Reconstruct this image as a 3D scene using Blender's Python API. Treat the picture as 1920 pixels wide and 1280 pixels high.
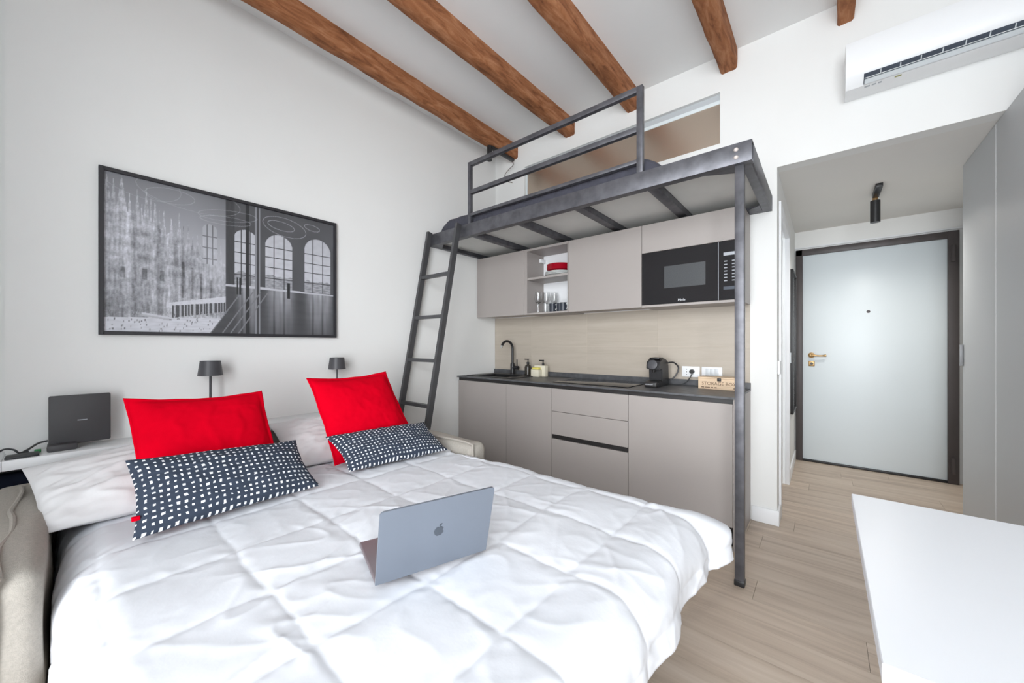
import bpy, bmesh, math, random
import numpy as np
from mathutils import Vector, Matrix, noise

random.seed(7)
np.random.seed(7)
S = bpy.context.scene
for o in list(bpy.data.objects):
    bpy.data.objects.remove(o)
COL = S.collection

# ------------------------------------------------------------------ camera
CAM_H, FPX, HOR, YAW = 1.2, 701.63, 645.7, 0.696126
cd = bpy.data.cameras.new('camera')
cam = bpy.data.objects.new('camera', cd)
COL.objects.link(cam)
cd.sensor_fit = 'HORIZONTAL'
cd.sensor_width = 36.0
cd.lens = FPX / 1920.0 * 36.0
cd.shift_y = (HOR - 640.0) / 1920.0
cd.clip_start = 0.02
cam.location = (0, 0, CAM_H)
cam.rotation_euler = (math.pi / 2, 0, YAW)
S.camera = cam

# ------------------------------------------------------------------ world, daylight, exposure
W = bpy.data.worlds.new('sky')
S.world = W
W.use_nodes = True
W.node_tree.nodes['Background'].inputs[0].default_value = (0.86, 0.93, 1.0, 1)
W.node_tree.nodes['Background'].inputs[1].default_value = 3.7
S.view_settings.view_transform = 'Standard'
S.view_settings.look = 'None'
S.view_settings.gamma = 1.0
S.view_settings.use_curve_mapping = False
S.view_settings.exposure = 0.08


def area(name, loc, rot, sx, sy, power, col):
    l = bpy.data.lights.new(name, 'AREA')
    l.shape = 'RECTANGLE'
    l.size, l.size_y, l.energy, l.color = sx, sy, power, col
    o = bpy.data.objects.new(name, l)
    o.location, o.rotation_euler = loc, rot
    COL.objects.link(o)
    return o


# bright sky and facades outside the tall window in the wall behind the camera
area('window_daylight', (2.3, -6.0, 2.0), (math.radians(90), 0, math.radians(20)), 8.0, 6.0, 1330, (0.96, 0.98, 1.0))

# ------------------------------------------------------------------ geometry helpers


def T(x, y, z):
    return Matrix.Translation((x, y, z))


def box(bm, x0, x1, y0, y1, z0, z1, bev=0.0, seg=2):
    m = T((x0 + x1) / 2, (y0 + y1) / 2, (z0 + z1) / 2) @ Matrix.Diagonal((abs(x1 - x0), abs(y1 - y0), abs(z1 - z0), 1))
    vs = bmesh.ops.create_cube(bm, size=1.0, matrix=m)['verts']
    if bev > 0:
        es = list({e for v in vs for e in v.link_edges})
        bmesh.ops.bevel(bm, geom=es, offset=bev, segments=seg, affect='EDGES', profile=0.5)
    return bm


def B(x0, x1, y0, y1, z0, z1, bev=0.0, seg=2):
    return box(bmesh.new(), x0, x1, y0, y1, z0, z1, bev, seg)


def tube(bm, pts, r, n=10, square=False, cap=True):
    pts = [Vector(p) for p in pts]
    rs = r if isinstance(r, (list, tuple)) else [r] * len(pts)
    rings = []
    up = None
    for i, p in enumerate(pts):
        d = (pts[min(i + 1, len(pts) - 1)] - pts[max(i - 1, 0)]).normalized()
        if up is None:
            ref = Vector((0, 0, 1)) if abs(d.z) < 0.9 else Vector((1, 0, 0))
            up = (ref - d * ref.dot(d)).normalized()
        else:
            up = (up - d * up.dot(d)).normalized()
        s = d.cross(up)
        ring = []
        k = 4 if square else n
        for j in range(k):
            a = 2 * math.pi * (j + (0.5 if square else 0)) / k
            rr = rs[i] * (1.41421 if square else 1)
            ring.append(bm.verts.new(p + up * math.cos(a) * rr + s * math.sin(a) * rr))
        rings.append(ring)
    for a, b in zip(rings, rings[1:]):
        k = len(a)
        for j in range(k):
            bm.faces.new((a[j], a[(j + 1) % k], b[(j + 1) % k], b[j]))
    if cap:
        bm.faces.new(rings[0][::-1])
        bm.faces.new(rings[-1])
    return bm


def smooth_path(pts, k=8):
    pts = [Vector(p) for p in pts]
    out = []
    for i in range(len(pts) - 1):
        p0, p1, p2, p3 = pts[max(i - 1, 0)], pts[i], pts[i + 1], pts[min(i + 2, len(pts) - 1)]
        for j in range(k):
            t = j / k
            out.append(0.5 * ((2 * p1) + (p2 - p0) * t + (2 * p0 - 5 * p1 + 4 * p2 - p3) * t * t + (3 * p1 - p0 - 3 * p2 + p3) * t ** 3))
    out.append(pts[-1])
    return out


def lathe(bm, prof, c=(0, 0, 0), n=24):
    rings = []
    for r, z in prof:
        if r < 1e-6:
            rings.append([bm.verts.new((c[0], c[1], c[2] + z))])
        else:
            rings.append([bm.verts.new((c[0] + r * math.cos(2 * math.pi * j / n), c[1] + r * math.sin(2 * math.pi * j / n), c[2] + z)) for j in range(n)])
    for a, b in zip(rings, rings[1:]):
        for j in range(n):
            q = []
            q.append(a[j % len(a)])
            if len(a) > 1:
                q.append(a[(j + 1) % n])
            if len(b) > 1:
                q.append(b[(j + 1) % n])
            q.append(b[j % len(b)])
            if len(set(q)) >= 3:
                bm.faces.new(q)
    return bm


def L(prof, c=(0, 0, 0), n=24):
    return lathe(bmesh.new(), prof, c, n)


def bar(bm, p, q, w, h, ref=(0, 0, 1)):
    """box section bar from p to q, w across, h along ref"""
    p, q = Vector(p), Vector(q)
    d = (q - p).normalized()
    ref = Vector(ref)
    u = (ref - d * ref.dot(d)).normalized()
    s = d.cross(u)
    vs = []
    for e in (p, q):
        for a, b in ((-1, -1), (1, -1), (1, 1), (-1, 1)):
            vs.append(bm.verts.new(e + s * (a * w / 2) + u * (b * h / 2)))
    for f in ((3, 2, 1, 0), (4, 5, 6, 7), (0, 1, 5, 4), (1, 2, 6, 5), (2, 3, 7, 6), (3, 0, 4, 7)):
        bm.faces.new([vs[i] for i in f])
    return bm


def prism(bm, pts, axis, a, b):
    """extrude a 2D outline between a and b along axis ('x','y','z')"""
    def P(u, v, w):
        return {'x': (w, u, v), 'y': (u, w, v), 'z': (u, v, w)}[axis]
    lo = [bm.verts.new(P(u, v, a)) for u, v in pts]
    hi = [bm.verts.new(P(u, v, b)) for u, v in pts]
    n = len(pts)
    bm.faces.new(lo)
    bm.faces.new(hi[::-1])
    for i in range(n):
        bm.faces.new((lo[i], hi[i], hi[(i + 1) % n], lo[(i + 1) % n]))
    bmesh.ops.recalc_face_normals(bm, faces=bm.faces[:])
    return bm


def xf(bm, m):
    bmesh.ops.transform(bm, matrix=m, verts=bm.verts[:])
    return bm


def obj(name, bm, mat, parent=None, smooth=True, angle=35):
    me = bpy.data.meshes.new(name)
    if isinstance(bm, bmesh.types.BMesh):
        bmesh.ops.recalc_face_normals(bm, faces=bm.faces[:])
        bm.to_mesh(me)
        bm.free()
    else:
        me = bm
        me.name = name
    n = len(me.vertices)
    co = np.empty(n * 3, dtype=np.float32)
    me.vertices.foreach_get('co', co)
    co = co.reshape(-1, 3)
    lo, hi = co.min(0), co.max(0)
    c = np.array([(lo[0] + hi[0]) / 2, (lo[1] + hi[1]) / 2, lo[2]], dtype=np.float32)
    me.vertices.foreach_set('co', (co - c).ravel())
    if smooth:
        me.polygons.foreach_set('use_smooth', [True] * len(me.polygons))
        me.set_sharp_from_angle(angle=math.radians(angle))
    me.update()
    me.materials.append(mat)
    o = bpy.data.objects.new(name, me)
    COL.objects.link(o)
    w = Vector([float(v) for v in c])
    if parent is not None:
        o.parent = parent
        q = parent
        while q is not None:
            w -= q.location
            q = q.parent
    o.location = w
    return o


def tag(o, label, cat, group=None):
    o['label'] = label
    o['category'] = cat
    if group:
        o['group'] = group
    return o


def thing(name, label, cat, loc=(0, 0, 0), group=None):
    o = bpy.data.objects.new(name, None)
    o.empty_display_size = 0.05
    o.location = loc
    COL.objects.link(o)
    return tag(o, label, cat, group)


def struct(name, bm, mat, parent=None, label=None):
    o = obj(name, bm, mat, parent)
    if parent is None:
        o['kind'] = 'structure'
        if label:
            o['label'] = label
    return o


def sempty(name, loc, label):
    o = bpy.data.objects.new(name, None)
    o.empty_display_size = 0.05
    o.location = loc
    o['kind'] = 'structure'
    o['label'] = label
    COL.objects.link(o)
    return o


def copy_tree(root, delta, label=None):
    c = root.copy()
    COL.objects.link(c)
    c.location = root.location + Vector(delta)
    if label:
        c['label'] = label
    for ch in root.children:
        d = ch.copy()
        COL.objects.link(d)
        d.parent = c
        for g in ch.children:
            e = g.copy()
            COL.objects.link(e)
            e.parent = d
    return c


def text_mesh(s, size, thick=0.0004, align='CENTER', spacing=1.0):
    cu = bpy.data.curves.new('txt', 'FONT')
    cu.body, cu.size, cu.extrude = s, size, thick
    cu.align_x, cu.align_y, cu.space_character = align, 'CENTER', spacing
    cu.resolution_u = 3
    o = bpy.data.objects.new('txt', cu)
    COL.objects.link(o)
    dg = bpy.context.evaluated_depsgraph_get()
    me = bpy.data.meshes.new_from_object(o.evaluated_get(dg))
    bpy.data.objects.remove(o)
    bm = bmesh.new()
    bm.from_mesh(me)
    bpy.data.meshes.remove(me)
    return bm


def pnoise(x, y, seed=0):
    """vectorised 2D gradient noise, about -0.7..0.7"""
    rng = np.random.RandomState(seed)
    G = rng.rand(64, 64) * 2 * np.pi
    xi, yi = np.floor(x).astype(int), np.floor(y).astype(int)
    xf_, yf_ = x - xi, y - yi

    def g(ix, iy, dx, dy):
        a = G[ix % 64, iy % 64]
        return np.cos(a) * dx + np.sin(a) * dy
    u, v = xf_ ** 3 * (xf_ * (xf_ * 6 - 15) + 10), yf_ ** 3 * (yf_ * (yf_ * 6 - 15) + 10)
    a = g(xi, yi, xf_, yf_) * (1 - u) + g(xi + 1, yi, xf_ - 1, yf_) * u
    b = g(xi, yi + 1, xf_, yf_ - 1) * (1 - u) + g(xi + 1, yi + 1, xf_ - 1, yf_ - 1) * u
    return a * (1 - v) + b * v


def grid_mesh(name, P, uv=None, flip=False):
    """P: (n,m,3) array -> mesh of quads"""
    n, m, _ = P.shape
    idx = np.arange(n * m).reshape(n, m)
    q = np.stack([idx[:-1, :-1], idx[1:, :-1], idx[1:, 1:], idx[:-1, 1:]], -1).reshape(-1, 4)
    if flip:
        q = q[:, ::-1]
    me = bpy.data.meshes.new(name)
    me.vertices.add(n * m)
    me.vertices.foreach_set('co', P.reshape(-1).astype(np.float32))
    me.loops.add(q.size)
    me.loops.foreach_set('vertex_index', q.ravel().astype(np.int32))
    me.polygons.add(len(q))
    me.polygons.foreach_set('loop_start', np.arange(0, q.size, 4, dtype=np.int32))
    me.update(calc_edges=True)
    me.validate()
    if uv is not None:
        l = me.uv_layers.new(name='UVMap')
        l.data.foreach_set('uv', uv.reshape(-1, 2)[q.ravel()].ravel().astype(np.float32))
    return me


# ------------------------------------------------------------------ materials
def hexc(r, g, b):
    f = lambda c: ((c / 255 + 0.055) / 1.055) ** 2.4 if c > 10 else c / 255 / 12.92
    return (f(r), f(g), f(b), 1)


def mat(name, col, rough=0.5, metal=0.0, var=0.06, scale=6.0, bump=0.0, bscale=80.0, spec=0.5, stretch=(1, 1, 1), coat=0.0, trans=0.0, ior=1.5):
    m = bpy.data.materials.new(name)
    m.use_nodes = True
    nt = m.node_tree
    b = nt.nodes['Principled BSDF']
    b.inputs['Roughness'].default_value = rough
    b.inputs['Metallic'].default_value = metal
    b.inputs['Specular IOR Level'].default_value = spec
    b.inputs['Coat Weight'].default_value = coat
    b.inputs['Transmission Weight'].default_value = trans
    b.inputs['IOR'].default_value = ior
    if len(col) == 3:
        col = hexc(*col)
    tc = nt.nodes.new('ShaderNodeTexCoord')
    mp = nt.nodes.new('ShaderNodeMapping')
    mp.inputs['Scale'].default_value = stretch
    nt.links.new(tc.outputs['Object'], mp.inputs['Vector'])
    n = nt.nodes.new('ShaderNodeTexNoise')
    n.inputs['Scale'].default_value = scale
    n.inputs['Detail'].default_value = 4
    nt.links.new(mp.outputs[0], n.inputs['Vector'])
    r = nt.nodes.new('ShaderNodeValToRGB')
    r.color_ramp.elements[0].position, r.color_ramp.elements[1].position = 0.3, 0.7
    r.color_ramp.elements[0].color = tuple(c * (1 - var) for c in col[:3]) + (1,)
    r.color_ramp.elements[1].color = tuple(min(1, c * (1 + var)) for c in col[:3]) + (1,)
    nt.links.new(n.outputs[0], r.inputs[0])
    nt.links.new(r.outputs[0], b.inputs['Base Color'])
    if bump > 0:
        n2 = nt.nodes.new('ShaderNodeTexNoise')
        n2.inputs['Scale'].default_value = bscale
        n2.inputs['Detail'].default_value = 5
        nt.links.new(mp.outputs[0], n2.inputs['Vector'])
        bp = nt.nodes.new('ShaderNodeBump')
        bp.inputs['Strength'].default_value = bump
        bp.inputs['Distance'].default_value = 0.01
        nt.links.new(n2.outputs[0], bp.inputs['Height'])
        nt.links.new(bp.outputs[0], b.inputs['Normal'])
    return m


M = {}
M['wall'] = mat('white_plaster', (236, 236, 234), 0.85, var=0.012, scale=1.5, bump=0.03, bscale=30, spec=0.2)
M['ceil'] = mat('ceiling_paint', (238, 238, 237), 0.9, var=0.01, scale=2, spec=0.2)
M['hallceil'] = mat('hall_ceiling_paint', (232, 230, 226), 0.9, var=0.01, scale=2, spec=0.2)
M['skirt'] = mat('white_lacquer', (240, 241, 243), 0.4, var=0.01)
M['taupe'] = mat('taupe_laminate', (165, 158, 154), 0.42, var=0.015, scale=3, bump=0.02, bscale=300, spec=0.35)
M['taupe_in'] = mat('taupe_laminate_inside', (178, 169, 163), 0.5, var=0.015, scale=3)
M['groove'] = mat('black_anodised_profile', (40, 38, 38), 0.45, var=0.05)
M['worktop'] = mat('charcoal_stone', (84, 85, 88), 0.42, var=0.25, scale=22, bump=0.08, bscale=90)
M['black'] = mat('matt_black', (32, 32, 34), 0.4, var=0.08)
M['blackgloss'] = mat('black_glass', (36, 35, 37), 0.06, var=0.02, spec=0.5)
M['hobglass'] = mat('hob_glass', (24, 24, 26), 0.08, var=0.02, spec=0.6)
M['mwwin'] = mat('microwave_mesh_window', (78, 80, 82), 0.2, var=0.1, scale=200)
M['steel'] = mat('raw_black_steel', (94, 94, 99), 0.42, metal=0.5, var=0.25, scale=18, stretch=(1, 1, 1), bump=0.03, bscale=60)
M['ladder'] = mat('black_painted_steel', (76, 76, 78), 0.45, metal=0.2, var=0.1, scale=12)
M['panel'] = mat('loft_white_panel', (222, 222, 218), 0.6, var=0.03)
M['bolt'] = mat('zinc_bolt', (205, 195, 190), 0.4, metal=0.5)
M['loftmat'] = mat('charcoal_quilted_cotton', (66, 66, 76), 0.9, var=0.15, scale=40, bump=0.2, bscale=300)
M['linen'] = mat('beige_linen', (180, 174, 165), 0.95, var=0.08, scale=120, bump=0.25, bscale=420, spec=0.15)
M['duvet'] = mat('white_cotton_quilt', (234, 236, 241), 0.85, var=0.012, scale=5, bump=0.05, bscale=60, spec=0.15)
M['pillow'] = mat('white_cotton_pillow', (236, 235, 236), 0.85, var=0.015, scale=6, bump=0.08, bscale=40, spec=0.15)
M['mattress'] = mat('mattress_cover', (225, 224, 222), 0.9)
M['red'] = mat('red_cotton', (212, 0, 30), 0.9, var=0.06, scale=10, bump=0.12, bscale=350, spec=0.04)
M['alu'] = mat('grey_anodised_aluminium', (132, 139, 150), 0.42, metal=0.55, var=0.015, scale=3)
M['aludark'] = mat('laptop_keyboard_deck', (140, 130, 134), 0.45, metal=0.5, var=0.02)
M['logo'] = mat('laptop_emblem', (100, 106, 114), 0.15, metal=0.7, var=0.01)
M['white'] = mat('white_plastic', (238, 239, 240), 0.35, var=0.01)
M['acgrey'] = mat('pale_grey_plastic', (206, 211, 214), 0.4, var=0.02)
M['acdark'] = mat('vent_dark', (64, 72, 84), 0.5, var=0.1)
M['leafgreen'] = mat('olive_sticker', (150, 150, 90), 0.5)
M['print_grey'] = mat('grey_print', (176, 180, 186), 0.5)
M['table'] = mat('white_table_laminate', (243, 245, 249), 0.32, var=0.008, scale=2)
M['wardrobe'] = mat('light_grey_laminate', (197, 200, 202), 0.5, var=0.012, scale=2)
M['ward_lit_edge'] = mat('wardrobe_painted_edge_light', (232, 233, 234), 0.5, var=0.01)  # paler than the doors: light on the seam edges, put into the colour
M['door'] = mat('entry_door_white', (214, 222, 226), 0.38, var=0.012, scale=2)
M['doorframe'] = mat('dark_brown_steel', (70, 64, 64), 0.45, var=0.15, scale=14, stretch=(1, 1, 0.2))
M['brass'] = mat('aged_brass', (172, 140, 96), 0.35, metal=0.8, var=0.15, scale=60)
M['lampgrey'] = mat('dark_grey_metal', (70, 70, 74), 0.45, var=0.05)
M['router'] = mat('graphite_plastic', (66, 65, 67), 0.55, var=0.04)
M['cable'] = mat('cable_rubber', (44, 46, 48), 0.5)
M['wirepale'] = mat('dark_brown_wire', (90, 70, 60), 0.5)
M['green'] = mat('green_plastic', (20, 130, 60), 0.5)
M['handle'] = mat('grey_handle', (150, 151, 153), 0.45, metal=0.3)
M['navy'] = mat('dark_navy', (24, 27, 38), 0.95, var=0.2, scale=10, spec=0.05)
M['frame'] = mat('black_picture_frame', (44, 43, 47), 0.4, var=0.05)
M['bottle'] = mat('dark_bottle_glass', (52, 48, 42), 0.18, var=0.1)
M['cream'] = mat('cream_ceramic', (222, 216, 196), 0.4, var=0.02)
M['yellow'] = mat('yellow_label', (226, 214, 110), 0.5)
M['boxwood'] = mat('pale_pine', (222, 196, 166), 0.7, var=0.12, scale=14, stretch=(1, 6, 14), bump=0.05, bscale=40)
M['ink'] = mat('brown_ink', (110, 84, 66), 0.7)
M['redcer'] = mat('red_glazed_ceramic', (158, 12, 34), 0.2, var=0.04)
M['whitecer'] = mat('white_glazed_ceramic', (226, 228, 226), 0.2, var=0.02)
M['cup'] = mat('blue_black_ceramic', (50, 54, 64), 0.35, var=0.1)
M['chrome'] = mat('chrome', (215, 215, 215), 0.15, metal=1.0)
M['socket'] = mat('socket_slots', (90, 90, 92), 0.5)
M['whitetext'] = mat('white_print', (225, 228, 232), 0.5)
M['windowglass'] = mat('bronze_satin_glass', (205, 190, 174), 0.27, metal=0.9, var=0.01)
M['winframe'] = mat('white_window_frame', (226, 234, 236), 0.35, var=0.01)
M['winframe2'] = mat('grey_window_head', (190, 194, 197), 0.5, var=0.01)
M['seam'] = mat('linen_piping', (174, 167, 158), 0.95, var=0.06, scale=120, bump=0.2, bscale=420)
M['grout'] = mat('pale_grout', (206, 196, 182), 0.8)
M['underfloor'] = mat('plank_joint', (112, 98, 84), 0.8)


def glass_mat(name):
    m = bpy.data.materials.new(name)
    m.use_nodes = True
    b = m.node_tree.nodes['Principled BSDF']
    b.inputs['Transmission Weight'].default_value = 1.0
    b.inputs['Roughness'].default_value = 0.0
    b.inputs['IOR'].default_value = 1.45
    n = m.node_tree.nodes.new('ShaderNodeTexNoise')
    r = m.node_tree.nodes.new('ShaderNodeValToRGB')
    r.color_ramp.elements[0].color = (0.96, 0.97, 0.97, 1)
    r.color_ramp.elements[1].color = (1, 1, 1, 1)
    m.node_tree.links.new(n.outputs[0], r.inputs[0])
    m.node_tree.links.new(r.outputs[0], b.inputs['Base Color'])
    return m


M['glass'] = glass_mat('clear_drinking_glass')


def wood_mat(name, dark, mid, light, along, scale, rough, rand=0.0, bump=0.1, st=0.09):
    """grain stretched along one axis ('x' or 'y'), hue varied per object"""
    m = bpy.data.materials.new(name)
    m.use_nodes = True
    nt = m.node_tree
    b = nt.nodes['Principled BSDF']
    b.inputs['Roughness'].default_value = rough
    b.inputs['Specular IOR Level'].default_value = 0.35
    tc = nt.nodes.new('ShaderNodeTexCoord')
    oi = nt.nodes.new('ShaderNodeObjectInfo')
    add = nt.nodes.new('ShaderNodeVectorMath')
    sc = nt.nodes.new('ShaderNodeVectorMath')
    sc.operation = 'SCALE'
    cmb = nt.nodes.new('ShaderNodeCombineXYZ')
    for i in range(3):
        nt.links.new(oi.outputs['Random'], cmb.inputs[i])
    nt.links.new(cmb.outputs[0], sc.inputs[0])
    sc.inputs['Scale'].default_value = 37.0
    nt.links.new(tc.outputs['Object'], add.inputs[0])
    nt.links.new(sc.outputs[0], add.inputs[1])
    mp = nt.nodes.new('ShaderNodeMapping')
    mp.inputs['Scale'].default_value = (st, 1, 1) if along == 'x' else (1, st, 1)
    nt.links.new(add.outputs[0], mp.inputs['Vector'])
    n = nt.nodes.new('ShaderNodeTexNoise')
    n.inputs['Scale'].default_value = scale
    n.inputs['Detail'].default_value = 8
    n.inputs['Roughness'].default_value = 0.62
    n.inputs['Distortion'].default_value = 0.6
    nt.links.new(mp.outputs[0], n.inputs['Vector'])
    r = nt.nodes.new('ShaderNodeValToRGB')
    e = r.color_ramp.elements
    e[0].position, e[1].position = 0.28, 0.75
    e[0].color, e[1].color = hexc(*dark), hexc(*light)
    k = e.new(0.5)
    k.color = hexc(*mid)
    nt.links.new(n.outputs[0], r.inputs[0])
    hs = nt.nodes.new('ShaderNodeHueSaturation')
    mr = nt.nodes.new('ShaderNodeMapRange')
    mr.inputs['To Min'].default_value = 1 - rand
    mr.inputs['To Max'].default_value = 1 + rand
    nt.links.new(oi.outputs['Random'], mr.inputs['Value'])
    nt.links.new(mr.outputs[0], hs.inputs['Value'])
    nt.links.new(r.outputs[0], hs.inputs['Color'])
    nt.links.new(hs.outputs[0], b.inputs['Base Color'])
    bp = nt.nodes.new('ShaderNodeBump')
    bp.inputs['Strength'].default_value = bump
    bp.inputs['Distance'].default_value = 0.01
    nt.links.new(n.outputs[0], bp.inputs['Height'])
    nt.links.new(bp.outputs[0], b.inputs['Normal'])
    return m


M['plank'] = wood_mat('pale_oak_plank', (168, 150, 134), (198, 181, 164), (214, 199, 184), 'x', 14, 0.45, rand=0.07, bump=0.04)
M['beam'] = wood_mat('rough_chestnut_beam', (104, 62, 38), (158, 102, 66), (192, 138, 100), 'y', 26, 0.85, rand=0.05, bump=0.6, st=0.22)
M['tile'] = wood_mat('beige_porcelain_tile', (174, 164, 151), (180, 170, 157), (185, 176, 164), 'x', 26, 0.4, rand=0.02, bump=0.02)


def dots_mat():
    m = bpy.data.materials.new('dotted_navy_cotton')
    m.use_nodes = True
    nt = m.node_tree
    b = nt.nodes['Principled BSDF']
    b.inputs['Roughness'].default_value = 0.85
    b.inputs['Specular IOR Level'].default_value = 0.15
    N, K = nt.nodes.new, nt.links.new
    uv = N('ShaderNodeUVMap')
    nz = N('ShaderNodeTexNoise')
    nz.inputs['Scale'].default_value = 9
    K(uv.outputs[0], nz.inputs['Vector'])
    ad = N('ShaderNodeVectorMath')
    ad.operation = 'MULTIPLY_ADD'
    ad.inputs[1].default_value = (0.035, 0.05, 0)
    K(nz.outputs['Color'], ad.inputs[0])
    K(uv.outputs[0], ad.inputs[2])
    ml = N('ShaderNodeVectorMath')
    ml.operation = 'MULTIPLY'
    ml.inputs[1].default_value = (27, 14, 1)
    K(ad.outputs[0], ml.inputs[0])
    fr = N('ShaderNodeVectorMath')
    fr.operation = 'FRACTION'
    K(ml.outputs[0], fr.inputs[0])
    fl = N('ShaderNodeVectorMath')
    fl.operation = 'FLOOR'
    K(ml.outputs[0], fl.inputs[0])
    wn = N('ShaderNodeTexWhiteNoise')
    wn.noise_dimensions = '2D'
    K(fl.outputs[0], wn.inputs['Vector'])
    sp = N('ShaderNodeSeparateXYZ')
    K(fr.outputs[0], sp.inputs[0])
    sc = N('ShaderNodeSeparateXYZ')
    K(wn.outputs['Color'], sc.inputs[0])
    res = []
    for ax in range(2):
        d = N('ShaderNodeMath'); d.operation = 'SUBTRACT'; d.inputs[1].default_value = 0.5
        K(sp.outputs[ax], d.inputs[0])
        a = N('ShaderNodeMath'); a.operation = 'ABSOLUTE'
        K(d.outputs[0], a.inputs[0])
        s = N('ShaderNodeMath'); s.operation = 'MULTIPLY_ADD'; s.inputs[1].default_value = 0.12; s.inputs[2].default_value = 0.125
        K(sc.outputs[ax], s.inputs[0])
        lt = N('ShaderNodeMath'); lt.operation = 'LESS_THAN'
        K(a.outputs[0], lt.inputs[0]); K(s.outputs[0], lt.inputs[1])
        res.append(lt)
    an = N('ShaderNodeMath'); an.operation = 'MULTIPLY'
    K(res[0].outputs[0], an.inputs[0]); K(res[1].outputs[0], an.inputs[1])
    mx = N('ShaderNodeMix'); mx.data_type = 'RGBA'
    mx.inputs[6].default_value = hexc(58, 66, 80)
    mx.inputs[7].default_value = hexc(238, 240, 243)
    K(an.outputs[0], mx.inputs[0])
    K(mx.outputs[2], b.inputs['Base Color'])
    return m


M['dots'] = dots_mat()


def print_mat():
    m = bpy.data.materials.new('black_and_white_print')
    m.use_nodes = True
    nt = m.node_tree
    b = nt.nodes['Principled BSDF']
    b.inputs['Roughness'].default_value = 0.3
    a = nt.nodes.new('ShaderNodeAttribute')
    a.attribute_name = 'print'
    nt.links.new(a.outputs['Color'], b.inputs['Base Color'])
    return m


M['print'] = print_mat()

# ------------------------------------------------------------------ room shell
XL, XR, YK, YB, ZC, ZH = -2.766, 1.32, 3.03, -1.05, 3.275, 2.375
XHL, XHR, YE = -0.242, 0.92, 4.94

fl = sempty('floor', (0, 0, 0), 'pale oak vinyl plank floor')
obj('subfloor', B(XL - 0.1, XR + 0.1, YB - 0.1, YE + 0.1, -0.06, -0.009), M['underfloor'], fl)
PW, PL = 0.185, 1.22
row = 0
y = YB - 0.02
while y < YE:
    x = XL - random.random() * PL
    y1 = min(y + PW, YE + 0.02)
    lim = XR if y < YK else XHR
    lo = XL if y1 < YK + 0.1 else XHL - 0.3
    while x < lim:
        a, b_ = max(x, lo), min(x + PL, lim)
        if b_ - a > 0.02:
            obj('plank', B(a + 0.0006, b_ - 0.0006, y + 0.0006, y1 - 0.0006, -0.009, 0.0), M['plank'], fl, smooth=False)
        x += PL
    y += PW
    row += 1

struct('wall_left', B(XL - 0.12, XL, -0.168, YK + 0.1, 0, ZC), M['wall'], label='white plaster wall behind the bed')
struct('wall_left_recess', B(XL - 0.14, XL - 0.05, YB - 0.1, -0.168, 0, ZC), M['wall'], label='recessed stretch of white wall at the left edge')
struct('wall_right', B(XR, XR + 0.1, YB - 0.1, YK, 0, ZC), M['wall'])
# kitchen wall with the interior window opening
WX0, WX1, WZ0, WZ1 = -2.365, -0.579, 2.648, 3.02
bm = bmesh.new()
box(bm, XL - 0.1, XHL, YK, YK + 0.1, 0, WZ0)
box(bm, XL - 0.1, WX0, YK, YK + 0.1, WZ0, WZ1)
box(bm, WX1, XHL, YK, YK + 0.1, WZ0, WZ1)
box(bm, XL - 0.1, XHL, YK, YK + 0.1, WZ1, ZC)
wk = struct('wall_kitchen', bm, M['wall'], label='white wall behind the kitchen')
struct('wall_header', B(XHL, XR + 0.1, YK, YK + 0.1, ZH, ZC), M['wall'], label='white wall above the hallway opening')
struct('wall_hall_right', B(XHR, XHR + 0.4, YK + 0.1, YE, 0, ZH), M['wall'])
struct('wall_hall_stub', B(XHR, XR + 0.1, YK, YK + 0.1, 0, ZH), M['wall'])
struct('wall_hall_end', B(XHL - 0.1, XHR + 0.4, YE, YE + 0.1, 0, ZH + 0.1), M['wall'], label='white end wall around the entrance door')
bm = bmesh.new()
DY0, DY1, DZ = 3.235, 3.985, 2.12
box(bm, XHL - 0.1, XHL, YK + 0.1, DY0, 0, ZH)
box(bm, XHL - 0.1, XHL, DY1, YE, 0, ZH)
box(bm, XHL - 0.1, XHL, DY0, DY1, DZ, ZH)
struct('wall_hall_left', bm, M['wall'], label='white left wall of the hallway')
# wall behind the camera with a tall window opening
bm = bmesh.new()
BX0, BX1, BZ0, BZ1 = -1.0, 1.2, 0.1, 2.9
box(bm, XL - 0.14, BX0, YB - 0.1, YB, 0, ZC)
box(bm, BX1, XR + 0.1, YB - 0.1, YB, 0, ZC)
box(bm, BX0, BX1, YB - 0.1, YB, 0, BZ0)
box(bm, BX0, BX1, YB - 0.1, YB, BZ1, ZC)
struct('wall_window', bm, M['wall'])
struct('ceiling', B(XL - 0.14, XR + 0.1, YB - 0.1, YK + 0.1, ZC, ZC + 0.08), M['ceil'], label='white ceiling between the wooden beams')
struct('ceiling_hall', B(XHL - 0.1, XHR + 0.4, YK + 0.1, YE + 0.1, ZH, ZH + 0.06), M['hallceil'], label='low white ceiling of the hallway')

# skirting
struct('baseboard_kitchen', B(-0.383, XHL + 0.012, YK - 0.013, YK, 0, 0.1, 0.003), M['skirt'], label='white skirting on the pier beside the kitchen')
bm = bmesh.new()
box(bm, XHL, XHL + 0.012, YK, DY0 - 0.075, 0, 0.1, 0.002)
box(bm, XHL, XHL + 0.012, DY1 + 0.075, YE, 0, 0.1, 0.002)
struct('baseboard_hall', bm, M['skirt'], label='white skirting along the hallway wall')

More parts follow.
